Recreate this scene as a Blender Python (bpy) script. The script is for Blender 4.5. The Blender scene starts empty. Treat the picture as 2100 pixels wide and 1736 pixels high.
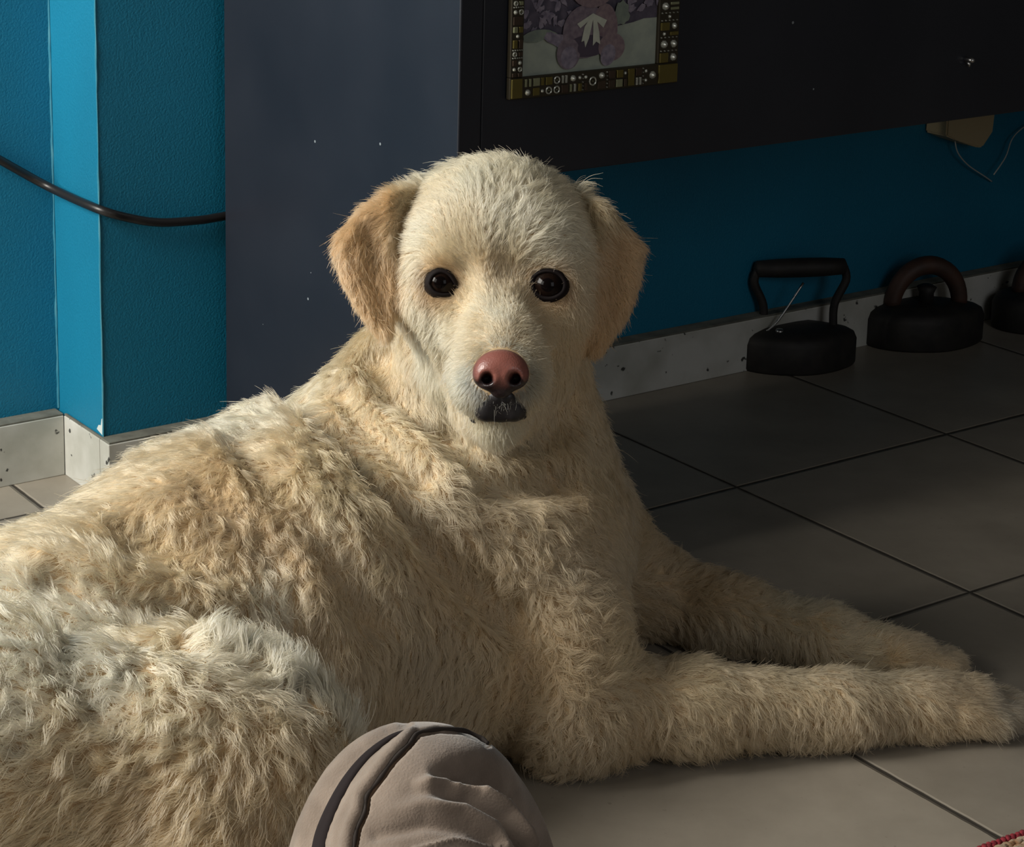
import bpy, bmesh, math, random
import numpy as np
from mathutils import Vector, Matrix, kdtree

rng = np.random.default_rng(7)
random.seed(7)
SC = bpy.context.scene
COL = SC.collection

# ------------------------------------------------------------------ camera
IW, IH = 2100, 1736
PPX, PPY, FPX = 910.56, 408.63, 4262.4          # principal point and focal length in pixels (the photo is a crop)
PITCH, ROLL, YAW = 0.2256, 0.0182, 0.6057
TILE = 0.30
CH = TILE / 0.4105                               # height of the lens above the floor
c_, s_ = math.cos(PITCH), math.sin(PITCH)
cr, sr = math.cos(ROLL), math.sin(ROLL)
CAM = np.array([0, 0, CH])
FW = np.array([0, c_, -s_])
R0 = np.array([1.0, 0, 0]); D0 = np.array([0, -s_, -c_])
RT = cr * R0 - sr * D0
DN = sr * R0 + cr * D0
cam = bpy.data.cameras.new('camera')
cam.sensor_fit = 'HORIZONTAL'; cam.sensor_width = 36.0
cam.lens = 36.0 * FPX / IW
cam.shift_x = (IW / 2 - PPX) / IW
cam.shift_y = -(IH / 2 - PPY) / IW
cam.clip_start = 0.05; cam.clip_end = 50
camo = bpy.data.objects.new('camera', cam); COL.objects.link(camo)
camo.matrix_world = Matrix(((RT[0], -DN[0], -FW[0], 0), (RT[1], -DN[1], -FW[1], 0), (RT[2], -DN[2], -FW[2], CH), (0, 0, 0, 1)))
SC.camera = camo

# ------------------------------------------------------------------ light and exposure
SC.view_settings.view_transform = 'Standard'
SC.view_settings.look = 'None'
SC.view_settings.gamma = 1.0
SC.view_settings.use_curve_mapping = False
SC.view_settings.exposure = 0.0
w = bpy.data.worlds.new('room_ambient'); SC.world = w
w.use_nodes = True
w.node_tree.nodes['Background'].inputs[0].default_value = (1.0, 0.94, 0.84, 1)
w.node_tree.nodes['Background'].inputs[1].default_value = 0.042

def area(name, loc, target, sx, sy, power, color):
    l = bpy.data.lights.new(name, 'AREA'); l.shape = 'RECTANGLE'
    l.size = sx; l.size_y = sy; l.energy = power; l.color = color
    o = bpy.data.objects.new(name, l); COL.objects.link(o)
    o.location = loc
    d = Vector(target) - Vector(loc)
    o.rotation_euler = d.to_track_quat('-Z', 'Y').to_euler()
    return o
# daylight through a window on the left, then an added fill lamp
area('window_and_fill', (-1.30, 1.02, 1.05), (0.0, 1.40, 0.15), 0.6, 0.7, 37.0, (1.0, 0.96, 0.88))
area('window_and_fill', (-1.90, 0.00, 1.40), (0.0, 1.6, 0.2), 0.9, 1.1, 18.0, (1.0, 0.96, 0.88))  # added fill that lifts the walls, not a second window
# weak added fill lamp behind the camera on the right
area('right_fill', (1.3, -0.6, 1.1), (0.5, 1.1, 0.0), 0.8, 1.2, 6.0, (0.97, 0.98, 1.0))

SC.cycles.adaptive_threshold = 0.015; SC.cycles.max_bounces = 8; SC.cycles.diffuse_bounces = 3; SC.cycles.glossy_bounces = 3; SC.cycles.transmission_bounces = 6

# ------------------------------------------------------------------ small helpers
A3 = np.array([math.sin(YAW), -math.cos(YAW), 0.0])     # out from the back wall into the room
B3 = np.array([math.cos(YAW), math.sin(YAW), 0.0])      # along the back wall, to the right
UP = np.array([0, 0, 1.0])
O3 = np.array([0.4023 * CH, 2.6519 * CH, 0.0])          # a corner of four floor tiles
WA = -0.9249 * TILE                                     # skirting face of the back wall
LA = -1.2613 * TILE                                     # skirting face of the left wall
def W(a, b, z): return O3 + A3 * a + B3 * b + UP * z
def P(px, py, d): return CAM + d * (FW + (px - PPX) / FPX * RT + (py - PPY) / FPX * DN)
def ray(px, py): return FW + (px - PPX) / FPX * RT + (py - PPY) / FPX * DN
def on_floor(px, py, z=0.0):
    r = ray(px, py); return CAM + r * ((z - CH) / r[2])
def on_plane(px, py, a):                                # hit of a sight line with the upright plane a = const
    r = ray(px, py); k = ((O3 + A3 * a - CAM) @ A3) / (r @ A3); return CAM + r * k
def wall_b(p): return float((p - O3) @ B3)
def wall_a(p): return float((p - O3) @ A3)

def setp(o, label=None, cat=None, group=None, kind=None):
    if label: o['label'] = label
    if cat: o['category'] = cat
    if group: o['group'] = group
    if kind: o['kind'] = kind
    return o
def link_mesh(name, me, mat=None, parent=None, smooth=True):
    if mat is not None: me.materials.append(mat)
    o = bpy.data.objects.new(name, me); COL.objects.link(o)
    if smooth:
        me.polygons.foreach_set('use_smooth', [True] * len(me.polygons))
    if parent is not None:
        o.parent = parent
        o.matrix_parent_inverse = parent.matrix_basis.inverted()
    return o
def empty(name, loc):
    o = bpy.data.objects.new(name, None); COL.objects.link(o); o.location = loc; o.empty_display_size = 0.02
    return o
def from_pydata(name, vs, fs, mat=None, parent=None, smooth=True):
    me = bpy.data.meshes.new(name); me.from_pydata([tuple(v) for v in vs], [], [tuple(f) for f in fs]); me.update()
    return link_mesh(name, me, mat, parent, smooth)
def from_bm(name, bm, mat=None, parent=None, smooth=False):
    bmesh.ops.recalc_face_normals(bm, faces=bm.faces[:])
    me = bpy.data.meshes.new(name); bm.to_mesh(me); bm.free()
    return link_mesh(name, me, mat, parent, smooth)
def bm_box(bm, f, a0, a1, b0, b1, z0, z1, bevel=0.0, mi=0):
    """box in the frame f(a, b, z)"""
    g = bmesh.new()
    vs = [g.verts.new(f(a, b, z)) for a in (a0, a1) for b in (b0, b1) for z in (z0, z1)]
    for q in ((0, 1, 3, 2), (4, 6, 7, 5), (0, 4, 5, 1), (2, 3, 7, 6), (0, 2, 6, 4), (1, 5, 7, 3)):
        g.faces.new([vs[i] for i in q])
    bmesh.ops.recalc_face_normals(g, faces=g.faces[:])
    if bevel > 0:
        bmesh.ops.bevel(g, geom=g.edges[:], offset=bevel, segments=2, profile=0.5, affect='EDGES')
    for fc in g.faces: fc.material_index = mi
    me = bpy.data.meshes.new('tmp'); g.to_mesh(me); g.free(); bm.from_mesh(me); bpy.data.meshes.remove(me)
def bm_tube(bm, pts, rad, n=10, cap=True, mi=0):
    pts = [np.array(p, float) for p in pts]
    m = len(pts); rr = rad if hasattr(rad, '__len__') else [rad] * m
    rings = []; t0 = pts[1] - pts[0]; t0 /= np.linalg.norm(t0)
    u = np.cross(t0, [0, 0, 1.0])
    if np.linalg.norm(u) < 1e-3: u = np.cross(t0, [1.0, 0, 0])
    u /= np.linalg.norm(u)
    for i in range(m):
        t = pts[min(i + 1, m - 1)] - pts[max(i - 1, 0)]; t /= np.linalg.norm(t)
        u = u - t * (u @ t); u /= np.linalg.norm(u); v = np.cross(t, u)
        rings.append([bm.verts.new(pts[i] + rr[i] * (math.cos(6.28318 * k / n) * u + math.sin(6.28318 * k / n) * v)) for k in range(n)])
    fs = []
    for i in range(m - 1):
        for k in range(n):
            fs.append(bm.faces.new([rings[i][k], rings[i][(k + 1) % n], rings[i + 1][(k + 1) % n], rings[i + 1][k]]))
    if cap:
        fs.append(bm.faces.new(rings[0][::-1])); fs.append(bm.faces.new(rings[-1]))
    for f in fs: f.material_index = mi
def spline(pts, n=8):
    pts = [np.array(p, float) for p in pts]; out = []
    for i in range(len(pts) - 1):
        p0 = pts[max(i - 1, 0)]; p1 = pts[i]; p2 = pts[i + 1]; p3 = pts[min(i + 2, len(pts) - 1)]
        for k in range(n):
            t = k / n
            out.append(0.5 * ((2 * p1) + (-p0 + p2) * t + (2 * p0 - 5 * p1 + 4 * p2 - p3) * t * t + (-p0 + 3 * p1 - 3 * p2 + p3) * t ** 3))
    out.append(pts[-1]); return out

# ------------------------------------------------------------------ materials
def srgb(r, g, b):
    f = lambda c: (c / 255 / 12.92) if c / 255 <= 0.04045 else ((c / 255 + 0.055) / 1.055) ** 2.4
    return (f(r), f(g), f(b), 1)
def nodes(name):
    m = bpy.data.materials.new(name); m.use_nodes = True
    nt = m.node_tree; return m, nt, nt.nodes['Principled BSDF'], nt.nodes, nt.links
def noise_mix(nt, c1, c2, scale, detail=4, lo=0.35, hi=0.65, coord='Object', rough=0.5):
    N, L = nt.nodes, nt.links
    tc = N.new('ShaderNodeTexCoord'); no = N.new('ShaderNodeTexNoise')
    no.inputs['Scale'].default_value = scale; no.inputs['Detail'].default_value = detail; no.inputs['Roughness'].default_value = rough
    L.new(tc.outputs[coord], no.inputs['Vector'])
    mr = N.new('ShaderNodeMapRange'); mr.inputs[1].default_value = lo; mr.inputs[2].default_value = hi
    L.new(no.outputs['Fac'], mr.inputs[0])
    mx = N.new('ShaderNodeMix'); mx.data_type = 'RGBA'
    mx.inputs[6].default_value = c1; mx.inputs[7].default_value = c2
    L.new(mr.outputs[0], mx.inputs[0])
    return mx.outputs[2], no, tc
def bump(nt, bsdf, height, strength, dist):
    b = nt.nodes.new('ShaderNodeBump'); b.inputs['Strength'].default_value = strength; b.inputs['Distance'].default_value = dist
    nt.links.new(height, b.inputs['Height']); nt.links.new(b.outputs[0], bsdf.inputs['Normal'])
def simple(name, col, rough=0.5, metal=0.0, col2=None, scale=30, bumpd=0.0, spec=0.5):
    m, nt, b, N, L = nodes(name)
    b.inputs['Base Color'].default_value = col; b.inputs['Roughness'].default_value = rough; b.inputs['Metallic'].default_value = metal
    b.inputs['Specular IOR Level'].default_value = spec
    if col2 is not None:
        o, no, tc = noise_mix(nt, col, col2, scale); L.new(o, b.inputs['Base Color'])
        if bumpd: bump(nt, b, no.outputs['Fac'], 0.6, bumpd)
    return m

def wall_paint():
    m, nt, b, N, L = nodes('blue_wall_paint')
    o, no, tc = noise_mix(nt, (0.001, 0.145, 0.255, 1), (0.001, 0.18, 0.315, 1), 3.0, 5)
    L.new(o, b.inputs['Base Color']); b.inputs['Roughness'].default_value = 0.55
    n2 = N.new('ShaderNodeTexNoise'); n2.inputs['Scale'].default_value = 480; n2.inputs['Detail'].default_value = 4
    L.new(tc.outputs['Object'], n2.inputs['Vector'])
    bump(nt, b, n2.outputs['Fac'], 0.45, 0.0013)
    return m
def floor_tiles():
    m, nt, b, N, L = nodes('beige_floor_tiles')
    geo = N.new('ShaderNodeNewGeometry')
    def dist_to_joint(axis, org):
        dt = N.new('ShaderNodeVectorMath'); dt.operation = 'DOT_PRODUCT'
        L.new(geo.outputs['Position'], dt.inputs[0]); dt.inputs[1].default_value = tuple(axis)
        sb = N.new('ShaderNodeMath'); sb.operation = 'SUBTRACT'; L.new(dt.outputs['Value'], sb.inputs[0]); sb.inputs[1].default_value = org
        dv = N.new('ShaderNodeMath'); dv.operation = 'DIVIDE'; L.new(sb.outputs[0], dv.inputs[0]); dv.inputs[1].default_value = TILE
        rd = N.new('ShaderNodeMath'); rd.operation = 'ROUND'; L.new(dv.outputs[0], rd.inputs[0])
        df = N.new('ShaderNodeMath'); df.operation = 'SUBTRACT'; L.new(dv.outputs[0], df.inputs[0]); L.new(rd.outputs[0], df.inputs[1])
        ab = N.new('ShaderNodeMath'); ab.operation = 'ABSOLUTE'; L.new(df.outputs[0], ab.inputs[0])
        ml = N.new('ShaderNodeMath'); ml.operation = 'MULTIPLY'; L.new(ab.outputs[0], ml.inputs[0]); ml.inputs[1].default_value = TILE
        fl = N.new('ShaderNodeMath'); fl.operation = 'FLOOR'; L.new(dv.outputs[0], fl.inputs[0])
        return ml.outputs[0], fl.outputs[0]
    da, fa = dist_to_joint(A3, float(O3 @ A3)); db, fb = dist_to_joint(B3, float(O3 @ B3))
    mn = N.new('ShaderNodeMath'); mn.operation = 'MINIMUM'; L.new(da, mn.inputs[0]); L.new(db, mn.inputs[1])
    wob = N.new('ShaderNodeTexNoise'); wob.inputs['Scale'].default_value = 60; L.new(geo.outputs['Position'], wob.inputs['Vector'])
    wm = N.new('ShaderNodeMath'); wm.operation = 'MULTIPLY_ADD'; L.new(wob.outputs['Fac'], wm.inputs[0]); wm.inputs[1].default_value = 0.0012; L.new(mn.outputs[0], wm.inputs[2])
    mr = N.new('ShaderNodeMapRange'); L.new(wm.outputs[0], mr.inputs[0]); mr.inputs[1].default_value = 0.0018; mr.inputs[2].default_value = 0.0027
    # tile colour
    cmb = N.new('ShaderNodeCombineXYZ'); L.new(fa, cmb.inputs[0]); L.new(fb, cmb.inputs[1])
    wn = N.new('ShaderNodeTexWhiteNoise'); L.new(cmb.outputs[0], wn.inputs['Vector'])
    n1 = N.new('ShaderNodeTexNoise'); n1.inputs['Scale'].default_value = 9; n1.inputs['Detail'].default_value = 6; n1.inputs['Roughness'].default_value = 0.65
    L.new(geo.outputs['Position'], n1.inputs['Vector'])
    rmp = N.new('ShaderNodeValToRGB'); L.new(n1.outputs['Fac'], rmp.inputs[0])
    rmp.color_ramp.elements[0].position = 0.3; rmp.color_ramp.elements[0].color = (0.245, 0.215, 0.172, 1)
    rmp.color_ramp.elements[1].position = 0.72; rmp.color_ramp.elements[1].color = (0.34, 0.30, 0.245, 1)
    hs = N.new('ShaderNodeHueSaturation'); L.new(rmp.outputs[0], hs.inputs['Color'])
    vr = N.new('ShaderNodeMapRange'); L.new(wn.outputs['Value'], vr.inputs[0]); vr.inputs[3].default_value = 0.93; vr.inputs[4].default_value = 1.06
    L.new(vr.outputs[0], hs.inputs['Value'])
    sp = N.new('ShaderNodeTexNoise'); sp.inputs['Scale'].default_value = 160; sp.inputs['Detail'].default_value = 2; L.new(geo.outputs['Position'], sp.inputs['Vector'])
    spr = N.new('ShaderNodeMapRange'); L.new(sp.outputs['Fac'], spr.inputs[0]); spr.inputs[1].default_value = 0.70; spr.inputs[2].default_value = 0.78; spr.inputs[3].default_value = 0.0; spr.inputs[4].default_value = 0.45
    dk = N.new('ShaderNodeMix'); dk.data_type = 'RGBA'; L.new(spr.outputs[0], dk.inputs[0]); L.new(hs.outputs[0], dk.inputs[6]); dk.inputs[7].default_value = (0.12, 0.10, 0.08, 1)
    mx = N.new('ShaderNodeMix'); mx.data_type = 'RGBA'; L.new(mr.outputs[0], mx.inputs[0])
    mx.inputs[6].default_value = (0.035, 0.028, 0.02, 1); L.new(dk.outputs[2], mx.inputs[7])
    L.new(mx.outputs[2], b.inputs['Base Color'])
    rr = N.new('ShaderNodeMapRange'); L.new(mr.outputs[0], rr.inputs[0]); rr.inputs[3].default_value = 0.95; rr.inputs[4].default_value = 0.42
    L.new(rr.outputs[0], b.inputs['Roughness'])
    bp = N.new('ShaderNodeMapRange'); L.new(wm.outputs[0], bp.inputs[0]); bp.inputs[1].default_value = 0.0015; bp.inputs[2].default_value = 0.0045
    ad = N.new('ShaderNodeMath'); ad.operation = 'MULTIPLY_ADD'; L.new(n1.outputs['Fac'], ad.inputs[0]); ad.inputs[1].default_value = 0.12; L.new(bp.outputs[0], ad.inputs[2])
    bump(nt, b, ad.outputs[0], 0.8, 0.002)
    return m
def skirting_mat():
    m, nt, b, N, L = nodes('scuffed_skirting')
    o, no, tc = noise_mix(nt, (0.42, 0.42, 0.37, 1), (0.60, 0.60, 0.56, 1), 14, 6, 0.35, 0.6)
    v = N.new('ShaderNodeTexNoise'); v.inputs['Scale'].default_value = 75; v.inputs['Detail'].default_value = 3; L.new(tc.outputs['Object'], v.inputs['Vector'])
    mr = N.new('ShaderNodeMapRange'); L.new(v.outputs['Fac'], mr.inputs[0]); mr.inputs[1].default_value = 0.665; mr.inputs[2].default_value = 0.70
    mx = N.new('ShaderNodeMix'); mx.data_type = 'RGBA'; L.new(mr.outputs[0], mx.inputs[0]); L.new(o, mx.inputs[6]); mx.inputs[7].default_value = (0.05, 0.05, 0.045, 1)
    L.new(mx.outputs[2], b.inputs['Base Color']); b.inputs['Roughness'].default_value = 0.6
    bump(nt, b, v.outputs['Fac'], 0.3, 0.001)
    return m
M_wall = wall_paint(); M_floor = floor_tiles(); M_skirt = skirting_mat()
M_ledge = simple('grey_mortar_ledge', (0.17, 0.17, 0.14, 1), 0.85, col2=(0.10, 0.10, 0.08, 1), scale=50, bumpd=0.002)
M_crack = simple('flaked_paint_edge', (0.06, 0.25, 0.33, 1), 0.8, col2=(0.02, 0.2, 0.3, 1), scale=60)
M_plaster = simple('bare_white_plaster', (0.55, 0.6, 0.58, 1), 0.9)
M_black = simple('black_cable_rubber', (0.012, 0.011, 0.011, 1), 0.4)
def cabinet_mat():
    m, nt, b, N, L = nodes('dusty_dark_lacquer')
    o, no, tc = noise_mix(nt, (0.010, 0.012, 0.019, 1), (0.016, 0.018, 0.026, 1), 6)
    v = N.new('ShaderNodeTexVoronoi'); v.inputs['Scale'].default_value = 34; L.new(tc.outputs['Object'], v.inputs['Vector'])
    lt = N.new('ShaderNodeMath'); lt.operation = 'LESS_THAN'; L.new(v.outputs['Distance'], lt.inputs[0]); lt.inputs[1].default_value = 0.042
    wn = N.new('ShaderNodeTexWhiteNoise'); L.new(v.outputs['Position'], wn.inputs['Vector'])
    g = N.new('ShaderNodeMath'); g.operation = 'GREATER_THAN'; L.new(wn.outputs['Value'], g.inputs[0]); g.inputs[1].default_value = 0.72
    mu = N.new('ShaderNodeMath'); mu.operation = 'MULTIPLY'; L.new(lt.outputs[0], mu.inputs[0]); L.new(g.outputs[0], mu.inputs[1])
    mx = N.new('ShaderNodeMix'); mx.data_type = 'RGBA'; L.new(mu.outputs[0], mx.inputs[0]); L.new(o, mx.inputs[6]); mx.inputs[7].default_value = (0.22, 0.25, 0.27, 1)
    L.new(mx.outputs[2], b.inputs['Base Color']); b.inputs['Roughness'].default_value = 0.36
    return m
M_cab = cabinet_mat()
M_iron = simple('black_cast_iron', (0.018, 0.017, 0.017, 1), 0.62, 0.3, col2=(0.03, 0.027, 0.024, 1), scale=60, bumpd=0.001)
M_rust = simple('worn_brown_handle', (0.07, 0.032, 0.02, 1), 0.6, 0.0, col2=(0.04, 0.022, 0.016, 1), scale=40, bumpd=0.001)
M_steel = simple('worn_bright_steel', (0.45, 0.45, 0.45, 1), 0.3, 1.0)
M_beige = simple('aged_beige_plastic', (0.42, 0.34, 0.20, 1), 0.5)
M_whitewire = simple('white_wire', (0.45, 0.47, 0.45, 1), 0.5)

# ------------------------------------------------------------------ the room
bm = bmesh.new(); bm_box(bm, lambda a, b, z: (a, b, z), -2.5, 3.2, -1.6, 4.2, -0.06, 0.0)
setp(from_bm('floor', bm, M_floor), kind='structure')
SK = 0.020                                               # skirting thickness
pc = on_plane(212, 890, WA - SK); bc = wall_b(pc)         # outer corner of the blue wall
HT = float(on_plane(190, 915, WA)[2]); bs = wall_b(on_floor(190, 1013))   # skirting height, its outer corner
print('skirting', HT, bs - bc)
bm = bmesh.new(); bm_box(bm, W, WA - SK - 0.12, WA - SK, bc, bc + 3.4, 0, 1.9)
setp(from_bm('wall_back', bm, M_wall), kind='structure')
bm = bmesh.new(); bm_box(bm, W, LA - SK - 0.12, LA - SK, bc - 2.4, bc + 0.10, 0, 1.9)
setp(from_bm('wall_left', bm, M_wall), kind='structure')
def skirt(name, f, a0, a1, b0, b1):
    bm = bmesh.new(); bm_box(bm, f, a0, a1, b0, b1, 0, HT - 0.002, 0.0008, 0)
    o = from_bm(name, bm, M_skirt); setp(o, kind='structure'); return o
skirt('baseboard_back', W, WA - SK, WA, bs, bc + 3.4)
skirt('baseboard_left', W, LA - SK, LA, bc - 2.4, bs)
skirt('baseboard_return', W, LA, WA - SK - 0.001, bs, bc - 0.0008)
bm = bmesh.new()
bm_box(bm, W, WA - SK, WA - 0.0008, bs + 0.0008, bc + 3.4, HT - 0.002, HT, 0.0006)
bm_box(bm, W, LA - SK, LA - 0.0008, bc - 2.4, bs, HT - 0.002, HT, 0.0006)
bm_box(bm, W, LA - 0.0008, WA - SK, bs + 0.0008, bc - 0.0006, HT - 0.002, HT, 0.0006)
setp(from_bm('trim_1', bm, M_ledge), kind='structure')
# worn paint seam in the inner corner and at the outer corner
bm = bmesh.new()
zz = np.linspace(HT, 1.2, 90)
bm_tube(bm, [W(LA - SK + 0.0006, bc - 0.0006 + random.uniform(-.0003, .0003), z) for z in zz], [0.0011 + random.uniform(-.0005, .0005) for _ in zz], 6)
bm_tube(bm, [W(WA - SK + 0.0001, bc + 0.0001 + random.uniform(-.0003, .0003), z) for z in zz], [0.0008 + random.uniform(-.0004, .0004) for _ in zz], 6)
setp(from_bm('trim_2', bm, M_crack), kind='structure')
bm = bmesh.new()
def chip(f, pts):
    vs = [bm.verts.new(f(*p)) for p in pts]; fc = bm.faces.new(vs)
    r = bmesh.ops.extrude_face_region(bm, geom=[fc])
chipf = lambda s, z: W(WA - SK - s, bc - 0.0007, z)
vs = [(0.001, HT + .001), (0.013, HT + .004), (0.009, HT + .009), (0.004, HT + .010), (0.002, HT + .017), (0.0003, HT + .018), (0.0003, HT + .002)]
v1 = [bm.verts.new(chipf(*p)) for p in vs]; v2 = [bm.verts.new(chipf(*p) + B3 * 0.0006) for p in vs]
bm.faces.new(v1); bm.faces.new(v2[::-1])
for i in range(len(vs)): bm.faces.new([v1[i], v2[i], v2[(i + 1) % len(vs)], v1[(i + 1) % len(vs)]])
setp(from_bm('trim_3', bm, M_plaster), kind='structure')

# ------------------------------------------------------------------ dark cabinet against the wall
bL = wall_b(on_plane(443, 860, WA - SK))                 # left end of the cabinet
q = on_plane(938, 250, WA)                               # its front edge: walk out along A until the sight line meets it
k = None
for i in range(0, 900):
    a = WA + i * 0.001; pt = W(a, bL, 0.4) - CAM
    if PPX + FPX * (pt @ RT) / (pt @ FW) >= 938: k = a; break
FA = k
zb1 = on_plane(1250, 337, FA)[2]; zb2 = on_plane(2090, 233, FA)[2]
ZB = 0.5 * (zb1 + zb2); ZT = 0.80
print('cabinet front', FA - WA, 'bottom', zb1, zb2)
cab = empty('console_cabinet', W((WA + FA) / 2, bL + 0.6, 0))
setp(cab, 'dark navy lacquered cabinet with open space below, standing against the blue wall behind the dog', 'cabinet')
BW = 1.45
def cpart(name, a0, a1, b0, b1, z0, z1, mat=M_cab, bev=0.0012, parent=cab):
    bm = bmesh.new(); bm_box(bm, W, a0, a1, b0, b1, z0, z1, bev); return from_bm(name, bm, mat, parent)
cpart('side_panel', WA + 0.001, FA, bL, bL + 0.022, 0.0, ZT)
cpart('side_panel', WA + 0.001, FA, bL + BW - 0.022, bL + BW, 0.0, ZT)
cpart('front_panel', FA - 0.020, FA - 0.0005, bL + 0.0225, bL + BW - 0.0225, ZB, ZT)
cpart('back_panel', WA + 0.001, WA + 0.012, bL + 0.0225, bL + BW - 0.0225, ZB, ZT)
cpart('bottom_shelf', WA + 0.0125, FA - 0.0205, bL + 0.0225, bL + BW - 0.0225, ZB + 0.004, ZB + 0.022)
cpart('top_board', WA, FA + 0.01, bL - 0.01, bL + BW + 0.01, ZT, ZT + 0.022)
kp = on_plane(1982, 122, FA)
kb, kz = wall_b(kp), kp[2]
bm = bmesh.new()
bm_tube(bm, [W(FA - 0.001, kb, kz), W(FA + 0.006, kb, kz), W(FA + 0.009, kb, kz)], [0.0030, 0.0030, 0.0015], 16)
bm_tube(bm, [W(FA + 0.003, kb, kz - 0.002), W(FA + 0.004, kb, kz - 0.0065)], [0.0026, 0.0008], 8)
ko = from_bm('lock', bm, M_steel, cab, True); ko['label'] = 'small bright steel lock'

# ------------------------------------------------------------------ framed picture on the cabinet front
fp = [on_plane(*p, FA) for p in ((1037, 190), (1379, 180), (1378, 20), (1064, 147), (1339, 138))]
fb0, fb1 = wall_b(fp[0]), wall_b(fp[1]); fz0 = 0.5 * (fp[0][2] + fp[1][2])
ib0, ib1 = wall_b(fp[3]), wall_b(fp[4]); iz0 = 0.5 * (fp[3][2] + fp[4][2])
fz1 = fz0 + 0.165; iz1 = fz1 - (iz0 - fz0)
pic = empty('picture_frame', W(FA + 0.001, (fb0 + fb1) / 2, fz0))
setp(pic, 'small picture of a teddy bear with white bow in a beaded mosaic metal frame', 'picture frame')
M_frame = simple('dark_bronze_frame', (0.035, 0.028, 0.016, 1), 0.5, 0.4)
bm = bmesh.new(); t = 0.0055
for (b0, b1, z0, z1) in ((fb0, fb1, fz0, iz0), (fb0, fb1, iz1, fz1), (fb0, ib0, iz0, iz1), (ib1, fb1, iz0, iz1)):
    bm_box(bm, W, FA + 0.0005, FA + t, b0, b1, z0, z1, 0.0008)
from_bm('frame', bm, M_frame, pic)
mos = [simple('olive_gold_tile', (0.16, 0.13, 0.035, 1), 0.35, 0.6), simple('pale_green_tile', (0.24, 0.25, 0.15, 1), 0.35, 0.3),
       simple('dark_brown_tile', (0.05, 0.032, 0.02, 1), 0.4, 0.3), simple('pearl_bead', (0.42, 0.43, 0.38, 1), 0.2, 0.5)]
bm = bmesh.new()
def mosaic_strip(u0, u1, v0, v1, vertical):
    """fills a strip with two rows of tiles, beads and rings; u runs along it"""
    L_, wd = u1 - u0, v1 - v0; u = u0
    def pos(uu, vv): return (vv, uu) if vertical else (uu, vv)
    while u < u1 - 0.003:
        step = min(random.choice([0.006, 0.008, 0.0095, 0.0045]), u1 - u)
        kind = random.random()
        rows = [(v0, v1)] if kind < 0.14 else [(v0, v0 + wd * 0.5), (v0 + wd * 0.5, v1)]
        for (r0, r1) in rows:
            mm = 0.0007; kk = random.random(); mi = random.choice([0, 0, 1, 2, 2])
            cu, cv = u + step / 2, (r0 + r1) / 2; h = t + random.uniform(0.0008, 0.0018)
            if kk < 0.45:
                b0, z0 = pos(u + mm, r0 + mm); b1, z1 = pos(u + step - mm, r1 - mm)
                bm_box(bm, W, FA + t - 0.001, FA + h, b0, b1, z0, z1, 0.0004, mi)
            elif kk < 0.62 and step > 0.006:
                for s2 in (0.28, 0.72):
                    b0, z0 = pos(u + step * s2 - 0.0011, r0 + mm); b1, z1 = pos(u + step * s2 + 0.0011, r1 - mm)
                    bm_box(bm, W, FA + t - 0.001, FA + h, b0, b1, z0, z1, 0.0004, random.choice([1, 3]))
            elif kk < 0.85:
                r = min(step, r1 - r0) * 0.36; b, z = pos(cu, cv)
                bm_tube(bm, [W(FA + t - 0.001, b, z), W(FA + t + r * 0.35, b, z), W(FA + t + r * 0.75, b, z), W(FA + t + r, b, z)], [r, r * .95, r * .65, r * .15], 10, mi=3)
            else:
                r = min(step, r1 - r0) * 0.34; b, z = pos(cu, cv)
                ring = [W(FA + t + 0.0006, b + r * math.cos(a_), z + r * math.sin(a_)) for a_ in np.linspace(0, 6.2832, 15)]
                bm_tube(bm, ring, 0.0007, 6, mi=3)
                bm_tube(bm, [W(FA + t - 0.001, b, z), W(FA + t + 0.001, b, z)], [0.0009, 0.0005], 8, mi=1)
        if random.random() < 0.3 and u + step < u1 - 0.004:
            u += step
            for q_ in range(5):
                b, z = pos(u + 0.0009, v0 + (q_ + .5) / 5 * wd)
                bm_tube(bm, [W(FA + t - 0.001, b, z), W(FA + t + 0.0012, b, z)], [0.0009, 0.0004], 8, mi=3)
            u += 0.0018
        else: u += step
random.seed(5)
mosaic_strip(ib0, ib1, fz0 + 0.001, iz0 - 0.001, False)
mosaic_strip(ib0, ib1, iz1 + 0.001, fz1 - 0.001, False)
mosaic_strip(iz0, iz1, fb0 + 0.001, ib0 - 0.001, True)
mosaic_strip(iz0, iz1, ib1 + 0.001, fb1 - 0.001, True)
for (b0, b1, z0, z1) in ((fb0, ib0, fz0, iz0), (ib1, fb1, fz0, iz0), (fb0, ib0, iz1, fz1), (ib1, fb1, iz1, fz1)):
    bm_box(bm, W, FA + t - 0.001, FA + t + 0.0016, b0 + .001, b1 - .001, z0 + .001, z1 - .001, 0.0005, 0)
mo = from_bm('mosaic_inlay', bm, None, pic)
for m_ in mos: mo.data.materials.append(m_)
mo['label'] = 'bronze and pale green metal tiles, rings and pearly beads'
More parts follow.
